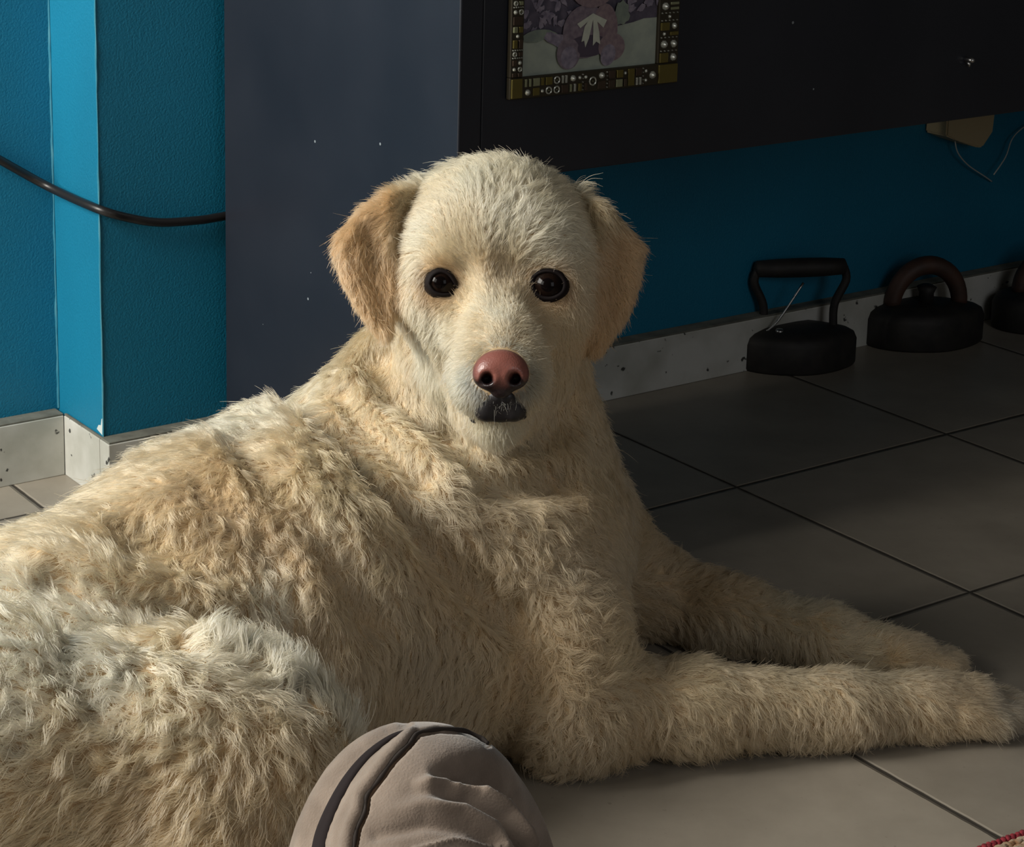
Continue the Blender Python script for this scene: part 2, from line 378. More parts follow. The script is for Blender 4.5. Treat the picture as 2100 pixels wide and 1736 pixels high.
# the printed picture: flat shapes on a flat card, in its own coordinates (u to the right, v up, 0..1)
def pm(name, c1, c2=None, sc=60): return simple(name, c1, 0.7, col2=c2, scale=sc)
PM = [pm('print_dark_foliage', (0.045, 0.04, 0.065, 1), (0.10, 0.085, 0.12, 1), 90), pm('print_pale_ground', (0.34, 0.38, 0.32, 1), (0.27, 0.31, 0.27, 1), 70),
      pm('print_mauve_fur', (0.20, 0.16, 0.19, 1), (0.13, 0.10, 0.13, 1), 220), pm('print_dark_fur', (0.06, 0.045, 0.07, 1)),
      pm('print_white_ribbon', (0.48, 0.50, 0.42, 1), (0.40, 0.42, 0.36, 1), 90), pm('print_blossom', (0.25, 0.22, 0.27, 1), (0.14, 0.12, 0.17, 1), 200),
      pm('print_pink_fur', (0.23, 0.17, 0.18, 1), (0.16, 0.11, 0.13, 1), 220), pm('print_leaf_green', (0.20, 0.24, 0.19, 1), (0.14, 0.17, 0.15, 1), 120)]
bm = bmesh.new(); IWb, IHz = ib1 - ib0, iz1 - iz0
layer = [0]
def flat(pts, mi):
    layer[0] += 1
    a = FA + 0.0022 + layer[0] * 0.00004
    f = bm.faces.new([bm.verts.new(W(a, ib0 + IWb * u, iz0 + IHz * v)) for u, v in pts]); f.material_index = mi
def blob(u, v, ru, rv, mi, rot=0, n=22, jag=0.0):
    pts = []
    for i in range(n):
        a_ = 6.28318 * i / n; r = 1 + (random.uniform(-jag, jag))
        x, y = ru * r * math.cos(a_), rv * r * math.sin(a_)
        pts.append((min(1, max(0, u + x * math.cos(rot) - y * math.sin(rot))), min(1, max(0, v + x * math.sin(rot) + y * math.cos(rot)))))
    flat(pts, mi)
flat([(0, 0), (1, 0), (1, 1), (0, 1)], 0)
# v: 0 at the inner bottom edge; the photo shows up to about v = 0.98 * 138/(picture height)
VS = (on_plane(1200, 0, FA)[2] - iz0) / IHz               # height of the photo's upper edge within the picture
def vv(y): return (142 - y) / 142 * VS
flat([(0, 0), (1, 0), (1, vv(46)), (.9, vv(46)), (.82, vv(52)), (.68, vv(58)), (.5, vv(70)), (.3, vv(72)), (.12, vv(68)), (0, vv(70))], 1)
for i in range(26): blob(random.uniform(0.0, .36), vv(random.uniform(-20, 55)), .035, .018, 5, random.random() * 3, 11, .4)
for i in range(22): blob(random.uniform(.74, 1), vv(random.uniform(-30, 25)), .04, .02, 5, random.random() * 3, 11, .4)
blob(.72, vv(30), .055, .08, 7, .2, 16, .2); blob(.13, vv(62), .12, .035, 7, .1, 14, .3); blob(.25, vv(75), .1, .04, 5, -.4, 14, .2)
blob(.45, vv(62), .165, .17, 2, 0); blob(.60, vv(56), .09, .15, 6, .1); blob(.47, vv(92), .16, .07, 3)
blob(.33, vv(104), .085, .10, 2, .15); blob(.65, vv(98), .10, .09, 6, -.2); blob(.625, vv(114), .055, .07, 5, -.3); blob(.335, vv(112), .06, .07, 5, .1)
blob(.47, vv(95), .075, .05, 3); blob(.5, vv(-30), .17, .14, 6); blob(.36, vv(-58), .06, .06, 2); blob(.64, vv(-58), .06, .06, 2)
blob(.44, vv(-34), .015, .016, 3); blob(.56, vv(-34), .015, .016, 3); blob(.5, vv(-22), .025, .02, 3)
flat([(.50, vv(26)), (.385, vv(45)), (.41, vv(54)), (.50, vv(34))], 4); flat([(.50, vv(26)), (.605, vv(42)), (.58, vv(57)), (.50, vv(34))], 4)
flat([(.49, vv(30)), (.44, vv(52)), (.42, vv(82)), (.44, vv(80)), (.45, vv(94)), (.475, vv(76)), (.505, vv(34))], 4)
flat([(.50, vv(30)), (.505, vv(60)), (.505, vv(92)), (.53, vv(84)), (.56, vv(90)), (.55, vv(66)), (.525, vv(34))], 4)
po = from_bm('printed_picture', bm, None, pic)
for m_ in PM: po.data.materials.append(m_)

# ------------------------------------------------------------------ socket with white cord, black cable
ap = [on_plane(*p, WA - SK + 0.03) for p in ((1935, 262), (2035, 242), (2010, 300), (1955, 285), (2035, 262))]
bA0, bA1 = wall_b(ap[0]), wall_b(ap[1]); zA = ap[2][2]
plug = empty('plug_adapter', W(WA - SK, (bA0 + bA1) / 2, zA))
setp(plug, 'beige plastic plug adapter on the blue wall below the cabinet, with thin white wires', 'plug adapter')
bm = bmesh.new()
prof = [(bA0, ap[3][2] + 0.006), (bA0 + (bA1 - bA0) * .25, ap[3][2] - 0.002), (bA0 + (bA1 - bA0) * .68, zA), (bA0 + (bA1 - bA0) * .78, zA), (bA1 - 0.003, ap[4][2] - 0.004), (bA1, ap[1][2] + 0.03), (bA0, ap[1][2] + 0.03)]
v1 = [bm.verts.new(W(WA - SK + 0.001, b, z)) for b, z in prof]; v2 = [bm.verts.new(W(WA - SK + 0.036, b, z)) for b, z in prof]
bm.faces.new(v1[::-1]); bm.faces.new(v2)
for i in range(len(prof)): bm.faces.new([v1[i], v1[(i + 1) % len(prof)], v2[(i + 1) % len(prof)], v2[i]])
bmesh.ops.bevel(bm, geom=bm.edges[:], offset=0.002, segments=2, affect='EDGES')
from_bm('housing', bm, M_beige, plug)
for pxs in ([(1958, 284), (1964, 312), (1985, 338), (2020, 362), (2034, 372)], [(2038, 358), (2062, 322), (2076, 284), (2100, 260), (2140, 235)]):
    bm = bmesh.new(); bm_tube(bm, spline([on_plane(x, y, WA - SK + 0.02 - 0.016 * (i / 4)) for i, (x, y) in enumerate(pxs)], 6), 0.0009, 6)
    from_bm('wire', bm, M_whitewire, plug, True)
bm = bmesh.new()
cp = [(-3200, 900, .02), (-2400, 60, .02), (-1500, -250, .02), (-700, -40, .02), (-260, 190, .02), (-120, 262, .012), (0, 328, .012), (100, 383, .02), (200, 428, .105), (270, 448, .112), (330, 456, .112), (400, 452, .110), (443, 446, .108), (520, 430, .108), (640, 390, .108)]
bm_tube(bm, spline([on_plane(x, y, LA - SK + o) for x, y, o in cp], 8), 0.0042, 12)
setp(from_bm('power_cable', bm, M_black, None, True), 'thick black cable sagging across the blue wall into the back of the cabinet', 'cable')

# ------------------------------------------------------------------ old flat irons under the cabinet
def iron_base(bm, cx, cy, yaw, length, width, h, n=40, taper=0.35):
    ax = np.array([math.cos(yaw), math.sin(yaw), 0]); ay = np.array([-math.sin(yaw), math.cos(yaw), 0])
    def ring(s, z):
        out = []
        for i in range(n):
            t_ = 6.28318 * i / n; x = math.cos(t_); y = math.sin(t_)
            yy = y * (1 - taper * max(0, x) ** 1.5)
            out.append(bm.verts.new(np.array([cx, cy, z]) + ax * x * length / 2 * s + ay * yy * width / 2 * s))
        return out
    rs = [ring(0.97, 0.0), ring(1.0, 0.003), ring(1.0, h * 0.72), ring(0.95, h * 0.9), ring(0.84, h), ring(0.60, h + 0.004), ring(0.3, h + 0.005)]
    for r0, r1 in zip(rs, rs[1:]):
        for i in range(n): bm.faces.new([r0[i], r0[(i + 1) % n], r1[(i + 1) % n], r1[i]])
    bm.faces.new(rs[0][::-1]); bm.faces.new(rs[-1])
    return ax, ay
def fl(px, py): return on_floor(px, py)
def flat_iron(name, pl, pr, label, style):
    """pl, pr: pixels of the left and right foot of the base"""
    p0, p1 = fl(*pl), fl(*pr); c = (p0 + p1) / 2 ; Ln = np.linalg.norm(p1 - p0)
    yaw = math.atan2(*(p1 - p0)[1::-1])
    e = empty(name, c); setp(e, label, 'flat iron', 'old flat irons on the tiles under the cabinet')
    bm = bmesh.new(); hb = Ln * 0.30
    ax, ay = iron_base(bm, c[0], c[1], yaw, Ln, Ln * 0.62, hb)
    from_bm('base', bm, M_iron, e, True)
    C0 = c + UP * hb
    if style == 'bar':
        zt = Ln * 0.50
        for s in (-1, 1):
            bm = bmesh.new(); bm_tube(bm, spline([C0 + ax * s * Ln * .30 + UP * 0.0, C0 + ax * s * Ln * .30 + UP * zt * .4, C0 + ax * s * Ln * .385 + UP * zt * .78, C0 + ax * s * Ln * .36 + UP * zt], 5), 0.0052, 8)
            from_bm('bracket', bm, M_iron, e, True)
        bm = bmesh.new()
        bm_tube(bm, [C0 + ax * x * Ln + UP * (zt + 0.001) for x in (-.39, -.37, -.2, 0, .2, .36, .38)], [.004, .0095, .011, .0115, .011, .0095, .004], 14)
        from_bm('grip', bm, M_iron, e, True)
        bm = bmesh.new()
        bm_tube(bm, spline([C0 + ax * -.30 * Ln - ay * .012 + UP * .001, C0 - ax * .2 * Ln - ay * .014 + UP * .016, C0 + ax * .0 * Ln - ay * .01 + UP * zt * .8], 5), 0.0014, 6)
        bm_tube(bm, [C0 - ax * .2 * Ln - ay * .018 + UP * .002, C0 - ax * .2 * Ln - ay * .018 + UP * .006], [0.006, 0.004], 12)
        o = from_bm('latch', bm, M_steel, e, True); o['label'] = 'bright worn latch'
    else:
        bm = bmesh.new(); r = Ln * .285
        pts = [C0 + ax * (r * math.cos(a_)) + UP * (r * 1.12 * math.sin(a_) + .001) for a_ in np.linspace(0, math.pi, 22)]
        bm_tube(bm, pts, [0.0100 + 0.0015 * math.sin(a_) for a_ in np.linspace(0, math.pi, 22)], 14)
        o = from_bm('handle', bm, M_rust, e, True)
        bm = bmesh.new()
        bm_tube(bm, [C0 + UP * .0, C0 + UP * Ln * .10, C0 + UP * Ln * .15 , C0 + UP * Ln * .17], [.009, .009, .012, .006], 14)
        from_bm('knob', bm, M_iron, e, True)
    return e
flat_iron('flat_iron', (1510, 752), (1752, 742), 'black flat iron with a straight bar handle, nearest the dog', 'bar')
flat_iron('flat_iron', (1772, 706), (2012, 694), 'black flat iron with a brown arched handle, second from the dog', 'arch')
flat_iron('flat_iron', (2035, 672), (2260, 664), 'dark flat iron with a brown handle, cut off by the right edge of the photo', 'arch')

# ------------------------------------------------------------------ rug corner in the foreground right
M_red = simple('red_wool_binding', (0.30, 0.025, 0.035, 1), 0.9, col2=(0.17, 0.01, 0.02, 1), scale=300, bumpd=0.002)
M_rug = simple('ochre_woven_rug', (0.33, 0.17, 0.08, 1), 0.95, col2=(0.42, 0.34, 0.24, 1), scale=160, bumpd=0.004)
r0 = on_floor(2003, 1747, .004); r1 = on_floor(2110, 1708, .004)
rd = (r1 - r0) / np.linalg.norm(r1 - r0); rn = np.array([rd[1], -rd[0], 0])
if rn[1] > 0: rn = -rn
rug = empty('rug', r0 + rd * 0.3 + rn * .2 - UP * 0.004); setp(rug, 'ochre woven rug with a red bound edge, only its corner showing at the lower right', 'rug')
fr = lambda a, b, z: r0 * np.array([1, 1, 0]) + rd * a + rn * b + UP * z
bm = bmesh.new(); bm_box(bm, fr, -0.02, 0.75, 0.003, 0.5, 0.0005, 0.006)
for j in range(6):                                      # first cords of the weave next to the binding
    bm_tube(bm, [fr(x, 0.0075 + j * 0.006 + 0.0008 * math.sin(x * 900 + j * 2), 0.0062) for x in np.arange(-0.02, 0.3, 0.0015)], 0.003, 6)
from_bm('weave', bm, M_rug, rug, True)
bm = bmesh.new()
xs = np.arange(-0.02, 0.75, 0.002)
for ph in (0, 3.1416):
    bm_tube(bm, [fr(x, 0.0015 * math.cos(x * 700 + ph), 0.0042 + 0.0015 * math.sin(x * 700 + ph)) for x in xs], 0.0024, 8)
from_bm('bound_edge', bm, M_red, rug, True)

# ------------------------------------------------------------------ implicit surfaces
class Field:
    """signed distance sampled on a grid; primitives are blended in with a smooth minimum"""
    def __init__(self, lo, hi, h):
        self.lo = np.array(lo, float); self.h = h
        self.n = np.ceil((np.array(hi) - self.lo) / h).astype(int) + 1
        self.v = np.full(self.n, 0.12, np.float32)
        self.ax = [(self.lo[i] + h * np.arange(self.n[i])).astype(np.float32) for i in range(3)]
    def block(self, lo, hi):
        i0 = np.clip(np.floor((np.array(lo) - self.lo) / self.h).astype(int), 0, self.n - 1)
        i1 = np.clip(np.ceil((np.array(hi) - self.lo) / self.h).astype(int) + 1, 1, self.n)
        sl = tuple(slice(i0[k], i1[k]) for k in range(3))
        if any(i1[k] <= i0[k] for k in range(3)): return sl, None
        X, Y, Z = np.meshgrid(*[self.ax[k][sl[k]] for k in range(3)], indexing='ij')
        return sl, np.stack([X, Y, Z], -1)
    def add(self, fn, lo, hi, k, sub=False):
        m = k * 1.2 + 0.012
        sl, X = self.block(np.array(lo) - m, np.array(hi) + m)
        if X is None: return
        d = fn(X).astype(np.float32); v = self.v[sl]
        if sub:
            hh = np.maximum(k - np.abs(-d - v), 0) / k; self.v[sl] = np.maximum(-d, v) + hh * hh * k * 0.25
        else:
            hh = np.maximum(k - np.abs(d - v), 0) / k; self.v[sl] = np.minimum(d, v) - hh * hh * k * 0.25
    def cone(self, p1, r1, p2, r2, k=0.03, sub=False):
        p1, p2 = np.array(p1), np.array(p2); ba = p2 - p1; L2 = ba @ ba
        def fn(X):
            t = np.clip(((X - p1) @ ba) / L2, 0, 1)
            t = t * t * (3 - 2 * t) * 0.3 + t * 0.7
            return np.linalg.norm(X - p1 - t[..., None] * ba, axis=-1) - (r1 + (r2 - r1) * t)
        self.add(fn, np.minimum(p1 - r1, p2 - r2), np.maximum(p1 + r1, p2 + r2), k, sub)
    def ball(self, p, r, k=0.03, sub=False):
        p = np.array(p)
        self.add(lambda X: np.linalg.norm(X - p, axis=-1) - r, p - r, p + r, k, sub)
    def ell(self, p, axes, radii, k=0.03, sub=False):
        p = np.array(p); Mx = np.array(axes); rr = np.array(radii); R = rr.max()
        def fn(X):
            q = (X - p) @ Mx.T; k0 = np.linalg.norm(q / rr, axis=-1); k1 = np.linalg.norm(q / (rr * rr), axis=-1)
            return k0 * (k0 - 1) / np.maximum(k1, 1e-6)
        self.add(fn, p - R, p + R, k, sub)
    def groove(self, pts, amp, wid):
        """adds amp * exp(-(dist/wid)^2): a furrow when positive, a ridge when negative"""
        pts = [np.array(p) for p in pts]
        lo = np.min(pts, 0) - wid * 2.2; hi = np.max(pts, 0) + wid * 2.2
        sl, X = self.block(lo, hi)
        if X is None: return
        best = np.full(X.shape[:3], 9.0, np.float32)
        for a, b in zip(pts, pts[1:]):
            ba = b - a; t = np.clip(((X - a) @ ba) / max(ba @ ba, 1e-9), 0, 1)
            best = np.minimum(best, np.linalg.norm(X - a - t[..., None] * ba, axis=-1))
        self.v[sl] += (amp * np.exp(-(best / wid) ** 2)).astype(np.float32)
    def sample(self, p):
        g = (np.asarray(p) - self.lo) / self.h; g = np.clip(g, 0, self.n - 1.001); i = g.astype(int); f = g - i
        v = self.v; x, y, z = i[..., 0], i[..., 1], i[..., 2]; fx, fy, fz = f[..., 0], f[..., 1], f[..., 2]
        c = lambda a, b, d: v[x + a, y + b, z + d]
        return ((c(0,0,0)*(1-fx)+c(1,0,0)*fx)*(1-fy)+(c(0,1,0)*(1-fx)+c(1,1,0)*fx)*fy)*(1-fz) + ((c(0,0,1)*(1-fx)+c(1,0,1)*fx)*(1-fy)+(c(0,1,1)*(1-fx)+c(1,1,1)*fx)*fy)*fz
    def grad(self, p):
        e = self.h * 1.2; g = np.stack([self.sample(p + np.eye(3)[k] * e) - self.sample(p - np.eye(3)[k] * e) for k in range(3)], -1)
        return g / np.maximum(np.linalg.norm(g, axis=-1, keepdims=True), 1e-9)
    def hit(self, px, py, d0=0.8, d1=2.2):
        ds = np.arange(d0, d1, self.h * 0.5); pts = CAM + ds[:, None] * ray(px, py)
        inside = np.all((pts > self.lo) & (pts < self.lo + self.h * (self.n - 1)), axis=1)
        v = np.where(inside, self.sample(pts), 1.0); k = np.where(v < 0)[0]
        if len(k) == 0:
            k = [int(np.argmin(v))]
        return float(ds[k[0]])
    def surf(self, px, py, off=0.0):
        d = self.hit(px, py); return P(px, py, d + off)
    def mesh(self):
        v = self.v; h = self.h; inside = v < 0; nx, ny, nz = v.shape
        c = np.zeros((nx - 1, ny - 1, nz - 1), np.int8)
        for a in (0, 1):
            for b in (0, 1):
                for d in (0, 1): c += inside[a:nx - 1 + a, b:ny - 1 + b, d:nz - 1 + d]
        act = (c > 0) & (c < 8); idx = np.argwhere(act); ids = np.full(act.shape, -1, np.int64); ids[act] = np.arange(len(idx))
        acc = np.zeros((len(idx), 3)); cnt = np.zeros(len(idx))
        corners = [(a, b, d) for a in (0, 1) for b in (0, 1) for d in (0, 1)]
        for i, p in enumerate(corners):
            for q in corners[i + 1:]:
                if sum(abs(p[k] - q[k]) for k in range(3)) != 1: continue
                va = v[idx[:, 0] + p[0], idx[:, 1] + p[1], idx[:, 2] + p[2]]; vb = v[idx[:, 0] + q[0], idx[:, 1] + q[1], idx[:, 2] + q[2]]
                m = (va < 0) != (vb < 0); t = np.where(m, va / np.where(m, va - vb, 1), 0)[:, None]
                pos = np.array(p) + t * (np.array(q) - np.array(p)); acc += pos * m[:, None]; cnt += m
        vs = self.lo + h * (idx + acc / cnt[:, None])
        quads = []
        for ax in range(3):
            sl0 = [slice(None)] * 3; sl1 = [slice(None)] * 3; sl0[ax] = slice(0, -1); sl1[ax] = slice(1, None)
            e = inside[tuple(sl0)] != inside[tuple(sl1)]; ed = np.argwhere(e)
            o1, o2 = [(1, 2), (2, 0), (0, 1)][ax]
            ok = (ed[:, o1] > 0) & (ed[:, o2] > 0) & (ed[:, o1] < v.shape[o1] - 1) & (ed[:, o2] < v.shape[o2] - 1); ed = ed[ok]
            u1 = np.zeros(3, int); u1[o1] = 1; u2 = np.zeros(3, int); u2[o2] = 1
            g = lambda k: ids[k[:, 0], k[:, 1], k[:, 2]]
            qd = np.stack([g(ed - u1 - u2), g(ed - u2), g(ed), g(ed - u1)], 1)
            ins = inside[ed[:, 0], ed[:, 1], ed[:, 2]]; qd[~ins] = qd[~ins][:, ::-1]
            quads.append(qd)
        return vs, np.concatenate(quads)
def field_object(name, fld, mat, parent=None, relax=1):
    vs, q = fld.mesh()
    me = bpy.data.meshes.new(name); me.vertices.add(len(vs)); me.vertices.foreach_set('co', vs.astype(np.float32).ravel())
    me.loops.add(len(q) * 4); me.loops.foreach_set('vertex_index', q.astype(np.int32).ravel())
    me.polygons.add(len(q)); me.polygons.foreach_set('loop_start', np.arange(len(q), dtype=np.int32) * 4)
    me.update(calc_edges=True); me.validate()
    return link_mesh(name, me, mat, parent, True), vs, q
def px2m(r, d): return r * d / FPX
def polyline(fld, pts, off=0.0):
    out = []
    for (x0, y0), (x1, y1) in zip(pts, pts[1:]):
        n = max(2, int(math.hypot(x1 - x0, y1 - y0) / 25))
        for i in range(n): out.append(fld.surf(x0 + (x1 - x0) * i / n, y0 + (y1 - y0) * i / n, off))
    out.append(fld.surf(*pts[-1], off)); return out

# ------------------------------------------------------------------ the dog
dog_h = 0.003
F_ = Field((-0.62, 0.98, -0.004), (0.52, 1.78, 0.47), dog_h)
def B(px, py, d, r, k=0.03, sub=False): F_.ball(P(px, py, d), px2m(r, d), k, sub)
def K(a, b, k=0.03, sub=False): F_.cone(P(*a[:3]), px2m(a[3], a[2]), P(*b[:3]), px2m(b[3], b[2]), k, sub)
# trunk
K((-420, 1600, 1.25, 270), (115, 1405, 1.33, 298), .04)
K((115, 1405, 1.33, 298), (470, 1250, 1.43, 320), .04)
K((470, 1250, 1.43, 335), (960, 1130, 1.60, 285), .05)
K((590, 965, 1.51, 135), (760, 960, 1.55, 195), .05)
K((800, 1360, 1.50, 235), (960, 1130, 1.56, 265), .05)
# neck
K((1005, 620, 1.545, 150), (960, 980, 1.60, 235), .04)
K((900, 720, 1.58, 140), (760, 960, 1.58, 190), .03)
K((1060, 780, 1.57, 130), (1125, 1110, 1.62, 150), .04)
# near shoulder, upper arm and foreleg
K((880, 1070, 1.52, 190), (1110, 1300, 1.50, 145), .05)
K((1110, 1300, 1.50, 140), (1150, 1455, 1.49, 112), .04)
K((1150, 1455, 1.49, 108), (1420, 1448, 1.51, 84), .03)
K((1420, 1448, 1.51, 84), (1720, 1452, 1.53, 66), .02)
K((1720, 1452, 1.53, 66), (1900, 1450, 1.55, 60), .02)
K((1900, 1450, 1.55, 60), (1990, 1446, 1.56, 60), .02)
for (x, y, d, r) in ((2052, 1438, 1.585, 27), (2075, 1452, 1.57, 30), (2070, 1473, 1.555, 30), (2045, 1486, 1.54, 26)):
    K((1975, 1450 + (y - 1455) * .6, d - .003, 34), (x, y, d, r), .008)
# far foreleg
K((1170, 1060, 1.68, 130), (1280, 1195, 1.72, 92), .04)
K((1280, 1195, 1.72, 90), (1480, 1262, 1.69, 70), .03)
K((1480, 1262, 1.69, 70), (1700, 1312, 1.665, 55), .02)
K((1700, 1312, 1.665, 55), (1870, 1345, 1.645, 46), .02)
for (x, y, d, r) in ((1940, 1348, 1.66, 22), (1958, 1360, 1.645, 24), (1945, 1372, 1.63, 24)):
    K((1860, 1348, d, 34), (x, y, d, r), .008)
# haunch, shank and hind foot (mostly below the frame), tail
K((-60, 1560, 1.17, 305), (500, 1600, 1.20, 222), .012)
K((420, 1560, 1.20, 240), (440, 1900, 1.14, 190), .04)
K((440, 1900, 1.14, 180), (120, 2130, 1.10, 120), .03)
K((120, 2130, 1.10, 110), (620, 2220, 1.06, 80), .02)
K((-420, 1600, 1.3, 120), (-800, 1750, 1.38, 60), .04)
# head
HX, HZ, HY = RT, -DN, FW
F_.ell(P(1015, 497, 1.50), (HX, HZ, HY), (px2m(186, 1.5), px2m(168, 1.5), .072), .03)
B(925, 505, 1.462, 76, .02); B(1108, 510, 1.462, 76, .02)
B(905, 625, 1.468, 84, .025); B(1127, 630, 1.468, 84, .025)
K((895, 560, 1.49, 75), (945, 760, 1.47, 78), .03); K((1135, 560, 1.49, 75), (1095, 760, 1.47, 78), .03)
K((1018, 600, 1.455, 82), (1025, 745, 1.385, 62), .025)
K((975, 715, 1.42, 62), (978, 798, 1.378, 46), .02); K((1070, 715, 1.42, 62), (1070, 798, 1.378, 46), .02)
B(1026, 775, 1.375, 50, .015)
K((1010, 800, 1.46, 95), (1022, 868, 1.395, 44), .02)
K((970, 760, 1.51, 85), (1010, 850, 1.48, 62), .02)
# furrow between the brows, stop
F_.groove([P(1038, y, 1.43 if y > 420 else 1.44) for y in (380, 440, 500, 560)], .004, .012)
F_.groove([P(1034, 560, 1.43), P(1025, 600, 1.415), P(1022, 625, 1.408)], .004, .012)
def fs(pts, o=0.002): return [F_.surf(x, y, o) for x, y in pts]
F_.groove(fs([(948, 560), (952, 600), (935, 650), (922, 710), (915, 780)]), .008, .011)
F_.groove(fs([(1092, 560), (1092, 610), (1112, 660), (1128, 720), (1132, 790)]), .008, .011)
F_.groove(fs([(865, 560), (885, 545), (905, 540), (930, 550)]), -.0035, .007)
F_.groove(fs([(1098, 552), (1125, 545), (1155, 550), (1172, 575)]), -.0035, .007)
F_.groove(fs([(835, 690), (862, 750), (892, 820), (930, 885), (1010, 912), (1090, 902), (1155, 850)], .006), .024, .013)
# ears: hanging flaps with thickness, bowed outwards
def flap(poly, dfun, th, k):
    poly = np.array(poly, float); dm = dfun(poly[:, 0].mean(), poly[:, 1].mean())
    pts = np.array([P(x, y, dfun(x, y)) for x, y in poly])
    def fn(X):
        Q = X - CAM; dd = Q @ FW; px = PPX + FPX * (Q @ RT) / dd; py = PPY + FPX * (Q @ DN) / dd
        best = np.full(px.shape, 1e9); ins = np.zeros(px.shape, bool); n = len(poly)
        for i in range(n):
            a, b = poly[i], poly[(i + 1) % n]; e = b - a; wx, wy = px - a[0], py - a[1]
            t = np.clip((wx * e[0] + wy * e[1]) / (e @ e), 0, 1)
            best = np.minimum(best, np.hypot(wx - e[0] * t, wy - e[1] * t))
            c = ((a[1] > py) != (b[1] > py)) & (px < (b[0] - a[0]) * (py - a[1]) / ((b[1] - a[1]) or 1e-9) + a[0])
            ins ^= c
        pd = np.where(ins, -best, best) * dm / FPX
        sd = np.abs(dd - dfun(px, py)) - th
        q1 = pd + 0.006; q2 = sd + 0.0                      # rounded rim
        return np.minimum(np.maximum(q1 , q2), 0) + np.hypot(np.maximum(q1, 0), np.maximum(q2, 0)) - 0.006 + 0.0
    F_.add(fn, pts.min(0) - .02, pts.max(0) + .02, k)
earL = [(880, 372), (800, 392), (752, 425), (702, 478), (690, 512), (704, 572), (728, 620), (760, 668), (783, 694), (800, 690), (812, 620), (815, 560), (825, 480), (880, 420)]
flap(earL, lambda x, y: 1.476 + 0.00010 * (x - 800) - 0.00006 * (y - 380) + 0.03 * np.clip((y * 0 + x - 800) / 80, 0, 1), .0035, .012)
earR = [(1170, 385), (1235, 418), (1280, 470), (1312, 505), (1310, 570), (1288, 635), (1252, 690), (1232, 722), (1212, 722), (1203, 660), (1214, 600), (1222, 520), (1190, 440)]
flap(earR, lambda x, y: 1.490 + 0.0001 * (x - 1220) - 0.00006 * (y - 400) + 0.03 * np.clip((1225 - x) / 60, 0, 1), .0035, .012)
furrowL = [(760, 470), (768, 560), (785, 650)]; F_.groove([F_.surf(x, y) for x, y in furrowL], .004, .007)
# coat folds: furrows and rolls on the neck, behind the shoulder and along the flank
FOLDS = []
def furrow(pts, amp, wid, off=0.002):
    pl = polyline(F_, pts, off); F_.groove(pl, amp, wid)
    if amp > .012: FOLDS.append([p for p in pl])
furrow([(603, 801), (665, 860), (710, 900), (752, 980), (836, 1064), (895, 1130), (979, 1207), (1040, 1260)], 0.045, 0.0125, .008)
furrow([(700, 800), (740, 880), (790, 920), (850, 980)], 0.019, 0.0130, .005)
furrow([(776, 736), (794, 801), (854, 855), (913, 903), (979, 986), (1045, 998), (1140, 985)], 0.040, 0.0125, .008)
furrow([(655, 850), (735, 940), (830, 1030), (930, 1120)], -0.009, 0.0132, .0)
furrow([(730, 780), (790, 860), (880, 950), (960, 1010), (1060, 1030)], -0.008, 0.0121, .0)
furrow([(500, 900), (560, 980), (640, 1060), (700, 1160), (760, 1260)], 0.017, 0.0174, .005)
furrow([(100, 1140), (155, 1150), (268, 1190), (340, 1212), (420, 1240)], -0.010, 0.0121, .0)
furrow([(120, 1190), (230, 1215), (350, 1250), (470, 1300)], 0.019, 0.0145, .005)
furrow([(150, 1290), (240, 1305), (358, 1325), (480, 1360), (600, 1420)], 0.011, 0.0145, .005)
furrow([(1060, 1270), (1100, 1370), (1070, 1480), (1050, 1550)], 0.013, 0.0159, .005)
furrow([(150, 1300), (140, 1370), (190, 1430)], .008, .012)
furrow([(300, 1110), (420, 1120), (520, 1160), (600, 1230), (650, 1320)], 0.015, 0.0232, .005)
furrow([(440, 1000), (520, 1050), (560, 1120)], 0.013, 0.0203, .005)
# eyes: shallow sockets
EYE = []
for (ex, ey, er) in ((905, 579, 40), (1125, 584, 43)):
    d = F_.hit(ex, ey); EYE.append((ex, ey, d + px2m(er, d) * .66, er))
    F_.ball(P(ex, ey, d - .003), px2m(26, d), .008, True)
# keep the body above the tiles
sl, X = F_.block(F_.lo, F_.lo + F_.h * F_.n); zc = X[..., 2]; F_.v = np.maximum(F_.v, (0.0008 - zc)).astype(np.float32); del X, zc

M_skin = simple('cream_undercoat', (0.50, 0.36, 0.20, 1), 0.9, col2=(0.42, 0.29, 0.16, 1), scale=60)
dog, dvs, dq = field_object('dog', F_, M_skin)
setp(dog, 'large cream curly coated dog lying on the tiles with its head turned to the viewer', 'dog')
print('dog mesh', len(dvs))
#DOG2
# ------------------------------------------------------------------ eyes, nose and lips
def eye_mat():
    m, nt, b, N, L = nodes('dark_brown_eye')
    tc = N.new('ShaderNodeTexCoord'); ln = N.new('ShaderNodeVectorMath'); ln.operation = 'DISTANCE'
    L.new(tc.outputs['Object'], ln.inputs[0]); ln.inputs[1].default_value = (0, 0, 1)
    cp_ = N.new('ShaderNodeValToRGB'); L.new(ln.outputs['Value'], cp_.inputs[0]); e = cp_.color_ramp.elements
    e[0].position = 0.0; e[0].color = (0.003, 0.002, 0.002, 1); e[1].position = 1.0; e[1].color = (0.02, 0.014, 0.012, 1)
    for p, c in ((0.30, (0.003, 0.002, 0.002, 1)), (0.36, (0.010, 0.0055, 0.004, 1)), (0.62, (0.007, 0.004, 0.003, 1)), (0.70, (0.006, 0.004, 0.004, 1))):
        x = e.new(p); x.color = c
    L.new(cp_.outputs[0], b.inputs['Base Color']); b.inputs['Roughness'].default_value = 0.10
    b.inputs['Specular IOR Level'].default_value = 0.10
    return m
M_eye = eye_mat()
